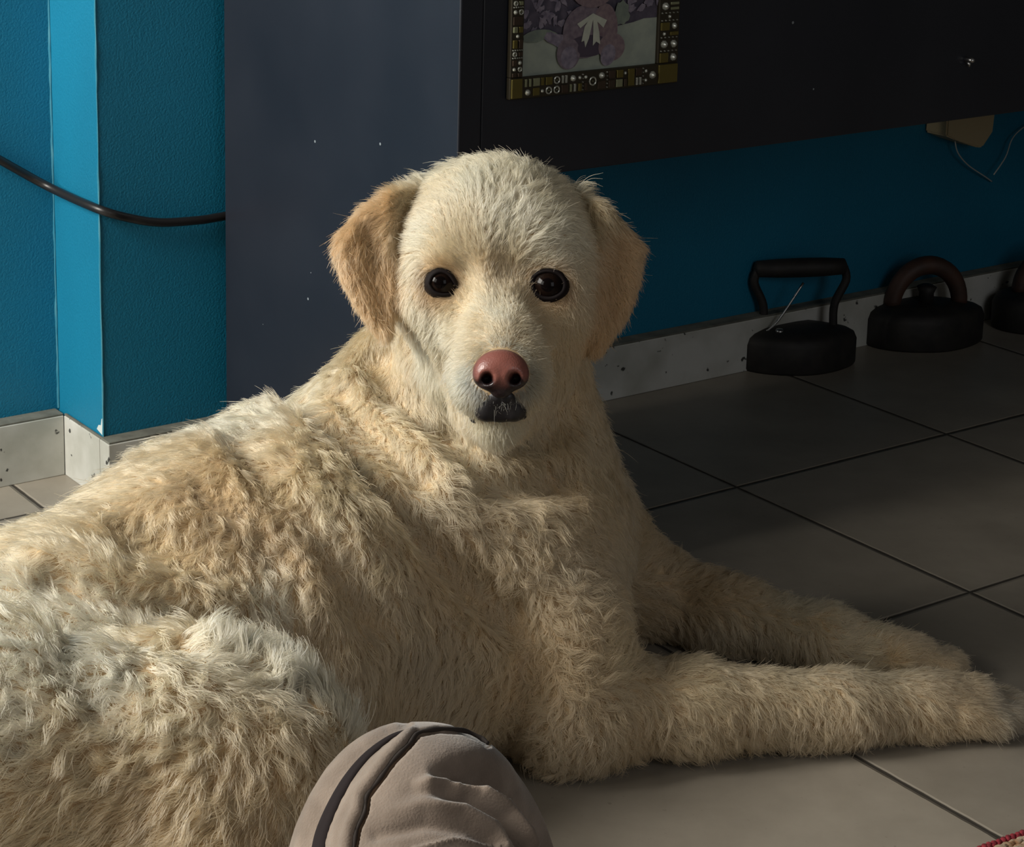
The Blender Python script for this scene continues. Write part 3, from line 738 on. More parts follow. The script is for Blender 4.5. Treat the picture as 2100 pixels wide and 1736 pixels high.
M_lid = simple('black_eye_rim', (0.010, 0.007, 0.007, 1), 0.7, spec=0.12)
LIDS = {0: [(874, 582), (882, 562), (900, 552), (920, 557), (934, 574), (948, 604), (928, 606), (905, 607), (886, 599)],
        1: [(1086, 574), (1096, 560), (1120, 552), (1148, 558), (1163, 578), (1158, 600), (1135, 614), (1108, 612), (1091, 596)]}
for i_ in LIDS:
    lc = np.mean(np.array(LIDS[i_], float), 0); LIDS[i_] = [tuple(lc + (np.array(q_) - lc) * (0.86, 0.91)[i_]) for q_ in LIDS[i_]]
for i, (ex, ey, ed, er) in enumerate(EYE):
    r = px2m(er, ed); c = P(ex, ey, ed); look = -ray(ex + 0, ey + 0); look /= np.linalg.norm(look)
    look = look + RT * (-0.05) ; look /= np.linalg.norm(look)
    bm = bmesh.new(); bmesh.ops.create_uvsphere(bm, u_segments=32, v_segments=24, radius=1.0)
    for v in bm.verts:                                    # cornea bulge
        if v.co.z > 0.82: v.co.z += 0.10 * ((v.co.z - 0.82) / 0.18) ** 1.5 * 0.6
    me = bpy.data.meshes.new('eye'); bm.to_mesh(me); bm.free()
    o = link_mesh('eye', me, M_eye)
    xa = np.cross([0, 0, 1.0], look); xa /= np.linalg.norm(xa); ya = np.cross(look, xa)
    o.matrix_world = Matrix(((xa[0]*r, ya[0]*r, look[0]*r, c[0]), (xa[1]*r, ya[1]*r, look[1]*r, c[1]), (xa[2]*r, ya[2]*r, look[2]*r, c[2]), (0, 0, 0, 1)))
    o.parent = dog
    o['label'] = 'glossy dark brown eye'
    # eyelid rim: a closed band that hugs the ball
    pts = spline([*LIDS[i], LIDS[i][0]], 5)[:-1]
    def on_ball(x, y, off):
        rr = ray(x, y); rr = rr / np.linalg.norm(rr); oc = CAM - c; bq = oc @ rr; R_ = r + off; disc = bq * bq - (oc @ oc - R_ * R_)
        if disc < 0: t_ = -bq; q_ = CAM + rr * t_; v_ = q_ - c; return c + v_ / np.linalg.norm(v_) * R_
        return CAM + rr * (-bq - math.sqrt(disc))
    bm = bmesh.new(); cen = np.mean(np.array(pts), 0); ringv = []
    for (x, y) in pts:
        ux, uy = x - cen[0], y - cen[1]
        row = []
        for s, off in ((0.84, -0.0003), (0.90, 0.0010), (0.99, 0.0018), (1.10, 0.0020), (1.26, 0.0012), (1.55, -.002)):
            row.append(bm.verts.new(on_ball(cen[0] + ux * s, cen[1] + uy * s, off)))
        ringv.append(row)
    for a_, b_ in zip(ringv, ringv[1:] + ringv[:1]):
        for j in range(5): bm.faces.new([a_[j], a_[j + 1], b_[j + 1], b_[j]])
    el = from_bm('eyelid', bm, M_lid, None, True); el.parent = dog; el['label'] = 'black eyelid rim'

nd = 1.352; nC = P(1027, 760, nd)
FN = Field(nC - .034, nC + .034, .0007)
def nb(x, y, d, r, k=.004, sub=False): FN.ball(P(x, y, d), px2m(r, d), k, sub)
FN.ell(P(1027, 750, nd + .002), (HX, HZ, HY), (px2m(49, nd), px2m(34, nd), .0115), .004)
nb(997, 768, nd + .001, 27, .006); nb(1057, 768, nd + .001, 27, .006)
FN.cone(P(1008, 772, nd), px2m(27, nd), P(1020, 799, nd + .001), px2m(14, nd), .006)
FN.cone(P(1046, 772, nd), px2m(27, nd), P(1034, 799, nd + .001), px2m(14, nd), .006)
for sx in (-1, 1):
    cx = 1028
    FN.cone(P(cx + sx * 27, 776, nd - .013), px2m(15, nd), P(cx + sx * 30, 776, nd + .0005), px2m(9, nd), .003, True)
    FN.cone(P(cx + sx * 32, 786, nd - .012), px2m(10, nd), P(cx + sx * 56, 793, nd - .002), px2m(5, nd), .0025, True)
FN.groove([P(1028, 764, nd - .0115), P(1027, 780, nd - .012), P(1026, 808, nd - .008)], .0009, .0012)
def nose_mat():
    m, nt, b, N, L = nodes('pink_brown_nose_leather')
    at = N.new('ShaderNodeAttribute'); at.attribute_name = 'pigment_and_shade'
    v = N.new('ShaderNodeTexVoronoi'); v.inputs['Scale'].default_value = 900; tc = N.new('ShaderNodeTexCoord'); L.new(tc.outputs['Object'], v.inputs['Vector'])
    L.new(at.outputs['Color'], b.inputs['Base Color']); b.inputs['Roughness'].default_value = 0.33
    b.inputs['Subsurface Weight'].default_value = 0.08; b.inputs['Subsurface Radius'].default_value = (.004, .0015, .001)
    bump(nt, b, v.outputs['Distance'], 0.35, 0.0003)
    return m
nose, nvs, nq = field_object('nose', FN, nose_mat(), None); nose.parent = dog; nose['label'] = 'pink brown nose with dark nostrils'
Qn = nvs - CAM; ddn = Qn @ FW; npx = PPX + FPX * (Qn @ RT) / ddn; npy = PPY + FPX * (Qn @ DN) / ddn
dark = np.clip((npy - 770) / 30, 0, 1) + np.clip((np.hypot((npx - 1028) / 60, (npy - 762) / 50) - .86) / .18, 0, 1) * .9
for sx in (-1, 1): dark += np.exp(-(np.hypot(npx - (1028 + sx * 31), npy - 781) / 15) ** 4) * (ddn > nd - .0085)  # nostril hollows darkened in the colour so they read deep
dark = np.clip(dark, 0, 1)[:, None]
pig = np.array([0.235, 0.085, 0.066]) * (1 - dark) + np.array([0.018, 0.010, 0.011]) * dark
at = nose.data.attributes.new('pigment_and_shade', 'FLOAT_COLOR', 'POINT'); at.data.foreach_set('color', np.c_[pig, np.ones(len(pig))].astype(np.float32).ravel())

ld = F_.hit(1024, 835); lC = P(1024, 835, ld)
FL = Field(lC - .042, lC + .042, .0009)
def lb(a, b, r1, r2, k=.004):
    d1, d2 = F_.hit(*a) , F_.hit(*b); FL.cone(P(*a, d1 + .0028), px2m(r1, d1), P(*b, d2 + .0028), px2m(r2, d2), k)
lb((1012, 812), (996, 838), 15, 22); lb((1042, 812), (1056, 838), 15, 22); lb((996, 838), (982, 850), 21, 11); lb((1056, 838), (1070, 850), 21, 11)
lb((1000, 843), (1050, 843), 19, 19); lb((1026, 812), (1026, 845), 15, 19); lb((940, 862), (975, 857), 5, 11); lb((1074, 857), (1098, 863), 11, 6)
FL.groove([P(1026, 800, ld - .007), P(1026, 848, ld - .007)], .0010, .0012)
lips, lvs, lq = field_object('lips', FL, simple('black_lip_skin', (0.014, 0.012, 0.014, 1), 0.45), None); lips.parent = dog; lips['label'] = 'black upper lip below the nose'

# ------------------------------------------------------------------ the coat
V0 = np.array([v.co[:] for v in dog.data.vertices]); 
VN = -np.array(F_.grad(V0)); VN = -VN                     # outward
CR = dict(C=(.84, .72, .52), W=(.86, .81, .67), T=(.76, .60, .41), O=(.78, .52, .30), E=(.90, .60, .34), L=(.76, .62, .44), G=(.62, .56, .47), R=(.81, .67, .47))  # E: ear tan O brightened, light put into the left ear's colour
# pixel x, y of the spot on the coat | combing direction in the photo | length mm | lift | curl | lock spacing mm | colour
CTRL = [
 # nose bridge, muzzle, chin
 (1025, 700, 0, -1, 4, .25, .1, 2.2, 'C'), (985, 720, -.7, .5, 4, .22, .1, 2.2, 'C'), (1075, 725, .7, .5, 4, .22, .1, 2.2, 'C'),
 (960, 780, -.8, .7, 6, .25, .1, 2.4, 'W'), (1095, 780, .8, .7, 6, .25, .1, 2.4, 'C'), (955, 830, -.5, 1, 9, .25, .1, 2.6, 'W'), (1092, 830, .5, 1, 8, .25, .1, 2.6, 'R'),
 (1024, 868, 0, 1, 10, .3, .1, 2.6, 'W'), (1025, 640, 0, -1, 6, .3, .2, 2.5, 'W'), (975, 665, -.6, -.1, 5, .25, .1, 2.5, 'C'), (1080, 665, .6, 0, 5, .25, .1, 2.5, 'C'),
 (905, 800, -.4, 1, 10, .3, .2, 3, 'W'), (990, 805, -.35, 1, 6, .2, .1, 2.4, 'G'), (1060, 805, .35, 1, 6, .2, .1, 2.4, 'G'),
 # cheeks
 (900, 680, -.9, .6, 9, .25, .15, 3, 'W'), (1130, 690, .7, .8, 8, .25, .15, 3, 'R'), (850, 640, -.5, 1, 12, .3, .25, 3.5, 'W'), (1180, 660, .3, 1, 11, .3, .2, 3.5, 'R'),
 (870, 740, -.5, 1, 13, .35, .25, 3.5, 'W'), (1165, 770, .2, 1, 12, .3, .2, 3.5, 'R'), (905, 625, -.9, .4, 5, .2, .1, 2.5, 'C'), (1130, 640, .7, .6, 5, .2, .1, 2.5, 'R'),
 (960, 600, -.3, -.6, 5, .25, .1, 2.5, 'C'), (1075, 600, .4, -.6, 6, .25, .1, 2.5, 'R'),
 # brows, forehead
 (905, 525, -.6, -1, 6, .2, .1, 2.6, 'C'), (1125, 525, .8, -1, 7, .25, .15, 2.8, 'W'), (1015, 560, 0, -1, 8, .3, .2, 2.6, 'L'), (940, 460, -.3, -1, 9, .2, .1, 3, 'C'),
 (860, 480, -1, -.3, 11, .25, .2, 3.5, 'W'), (1110, 450, .9, -.6, 20, .35, .35, 4.5, 'W'), (1180, 470, 1, .1, 18, .3, .35, 4.5, 'W'), (1040, 450, .15, -1, 22, .45, .4, 4, 'W'),
 (1060, 380, .4, -1, 26, .45, .5, 5.5, 'W'), (980, 370, -.3, -1, 15, .35, .3, 4, 'W'), (900, 390, -.8, -.7, 17, .35, .35, 4, 'C'), (1150, 380, .9, -.7, 24, .45, .5, 5.5, 'W'), (1010, 335, -.3, -1, 22, .5, .4, 5.5, 'W'), (920, 340, -.9, -.5, 24, .6, .5, 5.5, 'W'),
 (850, 560, -.6, .4, 10, .25, .2, 3.2, 'W'), (1190, 560, .6, .6, 10, .25, .2, 3.2, 'C'),
 # ears
 (790, 410, -.9, .4, 16, .3, .35, 4, 'E'), (740, 470, -.9, .6, 15, .25, .4, 4, 'E'), (720, 540, -.4, 1, 13, .2, .3, 4, 'E'), (780, 560, .15, 1, 13, .2, .35, 4, 'E'), (785, 650, .15, 1, 11, .15, .2, 4, 'E'), (750, 620, -.2, 1, 12, .2, .2, 4, 'E'),
 (850, 420, -.7, .7, 20, .35, .4, 4.5, 'C'), (1205, 440, .5, .9, 18, .3, .3, 4, 'R'), (1270, 500, .8, .6, 15, .25, .3, 4, 'O'), (1280, 580, .5, 1, 13, .2, .3, 4, 'O'), (1235, 600, .1, 1, 12, .2, .25, 4, 'O'), (1230, 690, .05, 1, 10, .15, .2, 4, 'O'),
 # neck
 (760, 740, -.6, 1, 20, .3, .3, 6, 'C'), (840, 800, .5, 1, 22, .35, .5, 6.5, 'R'), (700, 800, -.2, 1, 28, .4, .7, 8, 'C'), (800, 900, .3, 1, 30, .4, .9, 8, 'C'), (620, 830, -.8, .5, 26, .4, .5, 8, 'W'),
 (930, 930, .4, 1, 28, .4, .7, 8, 'C'), (1060, 940, .1, 1, 26, .4, .6, 7, 'R'), (1170, 900, .2, 1, 20, .3, .3, 6, 'R'), (1220, 980, .1, 1, 24, .35, .5, 7, 'R'), (1130, 1010, 0, 1, 28, .4, .7, 7.5, 'L'),
 # back and shoulder
 (500, 870, -.9, .5, 28, .4, .6, 9, 'W'), (560, 980, .1, 1, 34, .4, .9, 9.5, 'R'), (680, 980, .4, 1, 34, .4, .9, 9, 'C'), (380, 950, -1, .5, 18, .2, .3, 7, 'C'), (430, 1030, -.7, .8, 32, .4, .9, 9.5, 'T'), (540, 1090, -.2, 1, 34, .45, 1, 9.5, 'T'),
 (250, 1010, -1, .45, 16, .15, .2, 6, 'C'), (140, 1075, -1, .4, 16, .15, .2, 6, 'C'), (20, 1120, -1, .4, 16, .15, .2, 6, 'C'), (250, 1080, -.9, .4, 28, .35, .7, 9, 'R'), (50, 1130, -1, .3, 26, .25, .4, 8, 'C'),
 (640, 1150, -.1, 1, 32, .4, .9, 9, 'T'), (780, 1080, .3, 1, 30, .35, .7, 8.5, 'R'), (880, 1200, .3, 1, 28, .35, .7, 8.5, 'L'), (980, 1100, .2, 1, 30, .4, .8, 8, 'L'), (1090, 1180, .1, 1, 30, .4, .9, 8, 'L'), (1200, 1120, .15, 1, 27, .35, .8, 8, 'L'),
 (1240, 1200, .1, 1, 26, .35, .7, 8, 'L'), (1030, 1250, -.1, 1, 28, .4, .9, 8, 'L'), (1170, 1300, .2, 1, 30, .4, .9, 8, 'L'), (1080, 1400, -.2, 1, 30, .4, 1, 8, 'T'), (1160, 1460, -.3, 1, 28, .4, 1, 7.5, 'T'), (1120, 1540, -.1, 1, 24, .4, .9, 7, 'T'),
 # flank and belly
 (420, 1170, -.8, .7, 34, .4, .9, 9, 'R'), (560, 1220, -.5, 1, 30, .35, .6, 9, 'W'), (700, 1300, -.2, 1, 26, .3, .4, 8, 'L'), (850, 1350, -.2, 1, 26, .3, .4, 8, 'L'), (950, 1430, -.1, 1, 24, .3, .35, 8, 'L'), (650, 1280, -.4, 1, 26, .3, .4, 8, 'L'), (300, 1160, -.9, .5, 32, .4, .7, 9, 'C'),
 (800, 1420, -.1, 1, 24, .25, .3, 8, 'L'),
 # haunch
 (60, 1200, -.9, -.2, 30, .45, .7, 8.5, 'W'), (180, 1250, -.9, .2, 34, .5, .9, 8.5, 'W'), (330, 1290, .3, -.9, 26, .7, .5, 7.5, 'W'), (480, 1345, .4, -.9, 26, .7, .5, 7.5, 'W'), (600, 1395, .5, -.8, 26, .7, .5, 7.5, 'W'), (690, 1450, .7, -.6, 26, .7, .5, 7.5, 'W'),
 (380, 1390, -.3, .9, 34, .45, 1, 9, 'C'), (500, 1400, .1, .9, 30, .5, .8, 8.5, 'C'), (520, 1450, -.4, .9, 34, .45, 1, 9, 'R'), (640, 1520, -.7, .6, 32, .4, .9, 9, 'L'), (220, 1400, -.7, .7, 36, .5, 1, 9.5, 'W'), (80, 1350, -.9, .3, 36, .5, 1, 9.5, 'W'), (350, 1500, -.6, .9, 34, .4, .9, 9.5, 'C'),
 (150, 1520, -.8, .7, 34, .35, .7, 9.5, 'C'), (40, 1480, -.9, .6, 34, .4, .8, 9.5, 'W'), (520, 1580, -.7, .8, 30, .3, .6, 9, 'L'), (300, 1640, -.7, .7, 22, .18, .3, 8, 'L'), (80, 1660, -.8, .6, 22, .18, .3, 8, 'C'), (560, 1690, -.8, .6, 22, .18, .3, 8, 'L'),
 # near foreleg and paw
 (1270, 1370, 1, -.2, 24, .4, .7, 7, 'C'), (1300, 1420, .5, .9, 24, .3, .6, 7, 'L'), (1300, 1500, .1, 1, 24, .3, .6, 7, 'T'), (1450, 1400, .9, .3, 20, .3, .5, 6.5, 'C'), (1480, 1450, .5, 1, 22, .25, .5, 6.5, 'L'), (1480, 1510, .2, 1, 24, .35, .6, 6.5, 'L'),
 (1620, 1400, .9, -.1, 18, .3, .4, 6, 'C'), (1650, 1450, .4, 1, 20, .25, .6, 6, 'L'), (1650, 1500, .1, 1, 24, .4, .7, 6, 'L'), (1800, 1400, .9, -.4, 17, .3, .5, 6, 'C'), (1820, 1450, .7, .6, 18, .25, .5, 5.5, 'L'), (1820, 1500, .2, 1, 20, .35, .6, 6, 'L'),
 (1960, 1420, 1, .1, 13, .2, .3, 5, 'L'), (1960, 1480, .7, .8, 14, .25, .35, 5, 'L'), (2060, 1455, .8, .6, 9, .2, .2, 4, 'G'),
 # far foreleg
 (1340, 1160, .8, -.3, 24, .4, .6, 7, 'T'), (1350, 1240, .6, .8, 22, .3, .5, 7, 'T'), (1480, 1200, .8, -.3, 26, .45, .6, 7, 'T'), (1500, 1270, .6, .8, 22, .3, .5, 7, 'R'), (1640, 1240, .8, -.4, 26, .5, .6, 6.5, 'C'), (1650, 1310, .5, 1, 22, .35, .5, 6.5, 'R'), (1760, 1290, .9, 0, 18, .3, .4, 6, 'C'), (1850, 1330, 1, .3, 12, .2, .3, 5, 'L'), (1930, 1360, .9, .4, 8, .2, .2, 4, 'L'),
]
cpos, cdir, catt, ccol = [], [], [], []
for (x, y, dx, dy, ln_, lift, curl, spc, co) in CTRL:
    p = F_.surf(x, y); n = F_.grad(p[None])[0]
    v = RT * dx + DN * dy; v = v / np.linalg.norm(v); v = v - n * (v @ n) * .9; v /= np.linalg.norm(v)
    cpos.append(p); cdir.append(v); catt.append((ln_ * .001, lift, curl, spc * .001)); ccol.append(CR[co])
cpos, cdir, catt, ccol = map(np.array, (cpos, cdir, catt, ccol))
catt[:, 0] *= np.interp(catt[:, 0], [.005, .012, .020, .036], [.9, .72, .58, .52])
ccol = np.where(catt[:, :1] < .0145, ccol * .88, ccol)
catt[:, 1] *= .74; catt[:, 3] *= .64
ccol = ccol * np.where(ccol[:, 2:3] > .6, np.array([[1.0, .985, .93]]), np.array([[1.0, .965, .86]]))
crad = 0.012 + 2.0 * catt[:, 0]
def attrs(X):
    """flow, (length, lift, curl, spacing), colour at points X"""
    out = []
    for i in range(0, len(X), 20000):
        x = X[i:i + 20000]; D = np.linalg.norm(x[:, None, :] - cpos[None], axis=-1) / crad[None]
        Wt = 1 / (D ** 3.5 + .02); Wt /= Wt.sum(1, keepdims=True)
        out.append(np.concatenate([Wt @ cdir, Wt @ catt, Wt @ ccol], 1))
    return np.concatenate(out)
def norm(v): return v / np.maximum(np.linalg.norm(v, axis=-1, keepdims=True), 1e-9)
def facing(X, Nn): return np.sum(norm(CAM - X) * Nn, -1)
def pix(X):
    Q = X - CAM; dd = Q @ FW; return PPX + FPX * (Q @ RT) / dd, PPY + FPX * (Q @ DN) / dd
# faces as quads -> sample points
Pq = V0[dq]; e1 = Pq[:, 1] - Pq[:, 0]; e2 = Pq[:, 3] - Pq[:, 0]
farea = np.linalg.norm(np.cross(Pq[:, 2] - Pq[:, 0], Pq[:, 3] - Pq[:, 1]), axis=1) * .5
fcen = Pq.mean(1); fn = VN[dq].mean(1); fn = norm(fn)
fatt = attrs(fcen)
ff = facing(fcen, fn); fx, fy = pix(fcen)
vis = np.where(ff > -0.25, 1.0, .22) * np.where((fx > -130) & (fy < 1830), 1.0, .15) * np.where(fcen[:, 2] > .006, 1, .25)
def sample_faces(wt, n):
    cdf = np.cumsum(wt); cdf /= cdf[-1]; f = np.searchsorted(cdf, rng.random(n)); f = np.minimum(f, len(wt) - 1)
    u, v = rng.random((n, 1)), rng.random((n, 1)); q = Pq[f]
    return (q[:, 0] * (1 - u) + q[:, 1] * u) * (1 - v) + (q[:, 3] * (1 - u) + q[:, 2] * u) * v, f
spc = fatt[:, 6]
wcl = farea / spc ** 2 * np.where(vis > .5, 1, .5)
NCL = int(wcl.sum() * 1.25)
cX, cf = sample_faces(wcl, NCL)
NH = 480000
dens = farea * vis * (0.006 / spc) ** 1.15
hX, hf = sample_faces(dens, NH)
# leave the eyes, the nose leather and the lips free of fur
hx, hy = pix(hX); keep = np.ones(NH, bool); hN = norm(F_.grad(hX))
for i, (ex, ey, ed, er) in enumerate(EYE):
    pl = np.array(LIDS[i], float); cc = pl.mean(0); ang = np.arctan2(hy - cc[1], hx - cc[0]); pa = np.arctan2(pl[:, 1] - cc[1], pl[:, 0] - cc[0]); pr = np.hypot(*(pl - cc).T)
    od = np.argsort(pa); lim = np.interp(ang, pa[od], pr[od], period=6.2831853)
    keep &= ~((np.hypot(hx - cc[0], hy - cc[1]) < lim * 1.12 + 1) & (np.linalg.norm(hX - P(ex, ey, ed), axis=1) < .03))
keep &= ~((np.hypot((hx - 1027) / 56, (hy - 762) / 48) < 1) & (np.linalg.norm(hX - nC, axis=1) < .035))
lipm = (hy > 806) & (hy < 860) & (np.abs(hx - 1026) < 38 + (hy - 806) * .35) & (np.linalg.norm(hX - lC, axis=1) < .04)
keep &= ~(lipm & (rng.random(NH) < .60))
hX, hf, hN = hX[keep], hf[keep], hN[keep]; NH = len(hX)
# nearest lock for every hair
kd = kdtree.KDTree(NCL)
for i, p in enumerate(cX): kd.insert(p, i)
kd.balance()
hc = np.array([kd.find(p)[1] for p in hX.tolist()])
cN = norm(F_.grad(cX)); catx = attrs(cX)
cflow = norm(catx[:, :3] - cN * np.sum(catx[:, :3] * cN, 1, keepdims=True)); cbin = np.cross(cN, cflow)
clen, clift, ccurl, cspc, ccolr = catx[:, 3], catx[:, 4], catx[:, 5], catx[:, 6], catx[:, 7:10]
# smooth wandering of the combing direction, plus a turn of each lock's own
def wander(X, s, seed):
    r_ = np.random.default_rng(seed); out = np.zeros(len(X))
    for k_ in range(5):
        kv = r_.normal(size=3) * s; out += np.sin(X @ kv + r_.random() * 6.28)
    return out / 2.2
ang = (wander(cX, 38, 1) * .45 + wander(cX, 110, 2) * .35 + rng.normal(size=NCL) * .22) * (0.25 + ccurl)
cflow2 = cflow * np.cos(ang)[:, None] + cbin * np.sin(ang)[:, None]; cbin2 = np.cross(cN, cflow2)
clen2 = clen * (1 + rng.normal(size=NCL) * .14) * (1 + .15 * wander(cX, 60, 3))
clift2 = np.clip(clift * (1 + rng.normal(size=NCL) * .3 + .25 * wander(cX, 80, 4)), .08, .9)
def near_fold(X):
    best = np.full(len(X), 9.0)
    for pl in FOLDS:
        for p in pl: best = np.minimum(best, np.linalg.norm(X - p, axis=1))
    return best
nf = np.exp(-(near_fold(cX) / .013) ** 2); clen2 = clen2 * (1 - .55 * nf); clift2 = clift2 * (1 - .5 * nf)
KP = 9
S = np.linspace(0, 1, KP)
ph = rng.random(NCL) * 6.28; sg = np.where(wander(cX, 50, 6) > 0, 1, -1) * np.where(rng.random(NCL) < .8, 1, -1)
turns = (0.9 + .5 * rng.random(NCL)) * np.clip(clen2 / .026, .5, 1.2)
def strand(root, n, t, b, L_, lift, curl, phase, sgn, turn, hook):
    """points along a lock: rises, lies over, and waves sideways"""
    m = len(root); out = np.zeros((m, KP, 3)); cur = root.copy(); out[:, 0] = cur
    for k_ in range(1, KP):
        s = (k_ - .5) / (KP - 1)
        el = lift * (1.5 - 1.25 * s)                      # elevation of the hair over the skin
        az = curl * sgn * (0.95 * np.sin(6.28 * turn * s + phase) + hook * s * s * 1.1)
        dirv = t * (np.cos(az) * np.cos(el))[:, None] + b * (np.sin(az) * np.cos(el))[:, None] + n * np.sin(el)[:, None]
        dirv = dirv + np.array([0, 0, -.22]) * (s * np.clip(L_ / .03, 0, 1.2))[:, None]
        cur = cur + norm(dirv) * (L_ / (KP - 1))[:, None]; out[:, k_] = cur
    return out
hook = rng.normal(size=NCL) * .5 + .5
jl = 1 + rng.normal(size=NH) * .13
hcurl = ccurl[hc]; own = rng.normal(size=NH)
base = strand(hX, hN, norm(cflow2[hc] - hN * np.sum(cflow2[hc] * hN, 1, keepdims=True)), norm(np.cross(hN, cflow2[hc])), clen2[hc] * jl, clift2[hc] * (1 + rng.normal(size=NH) * .10), hcurl * (1 + own * .10), ph[hc] + rng.normal(size=NH) * .22, sg[hc], turns[hc], hook[hc])
# gather each lock towards its middle
offs = hX - cX[hc]; offs = offs - hN * np.sum(offs * hN, 1, keepdims=True)
pull = (0.26 + .44 * np.clip(hcurl * 1.2, 0, 1)) * (1 + rng.normal(size=NH) * .18); stray = rng.random(NH) < .06; pull[stray] *= .1
pts = base - offs[:, None, :] * (pull[:, None] * (S ** .8)[None])[..., None]
pts += (rng.normal(size=(NH, 1, 3)) * (.0013 + .0022 * stray)[:, None, None]) * (S ** 1.5)[None, :, None]
pts[..., 2] = np.maximum(pts[..., 2], .0012 + .002 * rng.random((NH, 1)))
ccl = 1 + rng.normal(size=NCL) * .05
hcol = attrs(hX)[:, 7:10] * ccl[hc][:, None] * (1 + rng.normal(size=(NH, 1)) * .07)
warm = wander(hX, 26, 9)[:, None] * .5 + wander(hX, 70, 10)[:, None] * .35
hcol = hcol * (1 + warm * np.array([.00, -.035, -.10])); hcol = np.clip(hcol, .02, .93)
px_, py_ = pix(hX)
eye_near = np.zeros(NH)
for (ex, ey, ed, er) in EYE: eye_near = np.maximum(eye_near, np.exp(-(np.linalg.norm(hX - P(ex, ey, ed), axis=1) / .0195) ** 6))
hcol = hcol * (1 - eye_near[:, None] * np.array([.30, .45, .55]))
nose_near = np.exp(-(np.linalg.norm(hX - P(1027, 762, nd + .008), axis=1) / .026) ** 6)
hcol = hcol * (1 - nose_near[:, None] * np.array([.45, .38, .28]))

def coat_mat():
    m, nt, b, N, L = nodes('cream_dog_hair'); N.remove(b)
    at = N.new('ShaderNodeAttribute'); at.attribute_name = 'tint'; at.attribute_type = 'GEOMETRY'
    hb = N.new('ShaderNodeBsdfHairPrincipled'); hb.model = 'CHIANG'; hb.parametrization = 'COLOR'
    L.new(at.outputs['Color'], hb.inputs['Color']); hb.inputs['Roughness'].default_value = 0.42; hb.inputs['Radial Roughness'].default_value = 0.65
    hb.inputs['Coat'].default_value = 0.0
    df = N.new('ShaderNodeBsdfDiffuse'); L.new(at.outputs['Color'], df.inputs['Color'])
    mx = N.new('ShaderNodeMixShader'); mx.inputs[0].default_value = 0.35
    L.new(hb.outputs[0], mx.inputs[1]); L.new(df.outputs[0], mx.inputs[2]); L.new(mx.outputs[0], N['Material Output'].inputs[0])
    return m
M_coat = coat_mat()
reg = np.zeros(NH, int)                                   # 0 body, 1 head, 2 left ear, 3 right ear
hd = np.linalg.norm((hX - P(1015, 560, 1.46)) / np.array([.085, .12, .105]), axis=1) < 1
reg[hd & (py_ < 880)] = 1
def inpoly(x, y, poly):
    r_ = np.zeros(len(x), bool); n = len(poly)
    for i in range(n):
        (ax_, ay_), (bx_, by_) = poly[i], poly[(i + 1) % n]
        c = ((ay_ > y) != (by_ > y)) & (x < (bx_ - ax_) * (y - ay_) / ((by_ - ay_) or 1e-9) + ax_); r_ ^= c
    return r_
dz_ = (hX - CAM) @ FW
reg[inpoly(px_, py_, [(640, 360), (815, 380), (822, 480), (816, 720), (640, 720)]) & (dz_ < 1.50)] = 2
reg[inpoly(px_, py_, [(1212, 380), (1380, 400), (1380, 760), (1200, 740), (1208, 600)]) & (dz_ < 1.51)] = 3
def make_fur(name, sel, label):
    n = int(sel.sum())
    h = bpy.data.hair_curves.new(name); h.add_curves([KP] * n)
    h.attributes['position'].data.foreach_set('vector', pts[sel].astype(np.float32).ravel())
    L_ = (clen2[hc] * jl)[sel]
    r0 = (.00011 + .00009 * np.clip(L_ / .025, 0, 1.2)) * (1 + .15 * rng.random(n))
    rad = r0[:, None] * (1 - .75 * S ** 2)[None]
    ra = h.attributes.get('radius') or h.attributes.new('radius', 'FLOAT', 'POINT')
    ra.data.foreach_set('value', rad.astype(np.float32).ravel())
    ta = h.attributes.new('tint', 'FLOAT_COLOR', 'CURVE'); ta.data.foreach_set('color', np.c_[hcol[sel], np.ones(n)].astype(np.float32).ravel())
    h.materials.append(M_coat)
    o = bpy.data.objects.new(name, h); COL.objects.link(o); o.parent = dog; o['kind'] = 'stuff'; o['label'] = label
    return o
make_fur('body_fur', reg == 0, 'wavy cream coat of the neck, body and legs')
make_fur('head_fur', reg == 1, 'short pale cream hair of the head and muzzle')
make_fur('ear_fur', reg == 2, 'tan hair of the ear on the lit side')
make_fur('ear_fur', reg == 3, 'tan hair of the ear on the shaded side')
print('hairs', NH, 'locks', NCL)
#KNEE
# ------------------------------------------------------------------ the sitting person's knee in the foreground
kd_ = 0.92
FK = Field((-0.10, 0.55, -0.002), (0.085, 1.00, 0.32), .0012)
kc = P(868, 1805, kd_ + .0)
FK.ell(kc, (HX, HZ, HY), (px2m(272, kd_), px2m(318, kd_), .062), .02)
FK.cone(kc + np.array([0, -.01, -.008]), .052, kc + np.array([-.004, -.20, -.035]), .066, .02)
FK.cone(kc + np.array([-.004, -.20, -.035]), .066, kc + np.array([-.01, -.42, -.075]), .075, .03)
FK.cone(kc + np.array([0, .002, -.02]), .048, kc + np.array([.012, .05, -kc[2] + .05]), .044, .03)
def kfold(pts, amp, wid, off=0.0): FK.groove(polyline(FK, pts, off), amp, wid)
seamp = [(722, 1770), (726, 1735), (732, 1700), (748, 1664), (752, 1632), (776, 1600), (805, 1560), (838, 1526), (858, 1502), (900, 1494), (950, 1497), (985, 1512), (1000, 1523)]
seam_pts = [FK.surf(x, y, .0016) for x, y in spline(seamp, 4)]
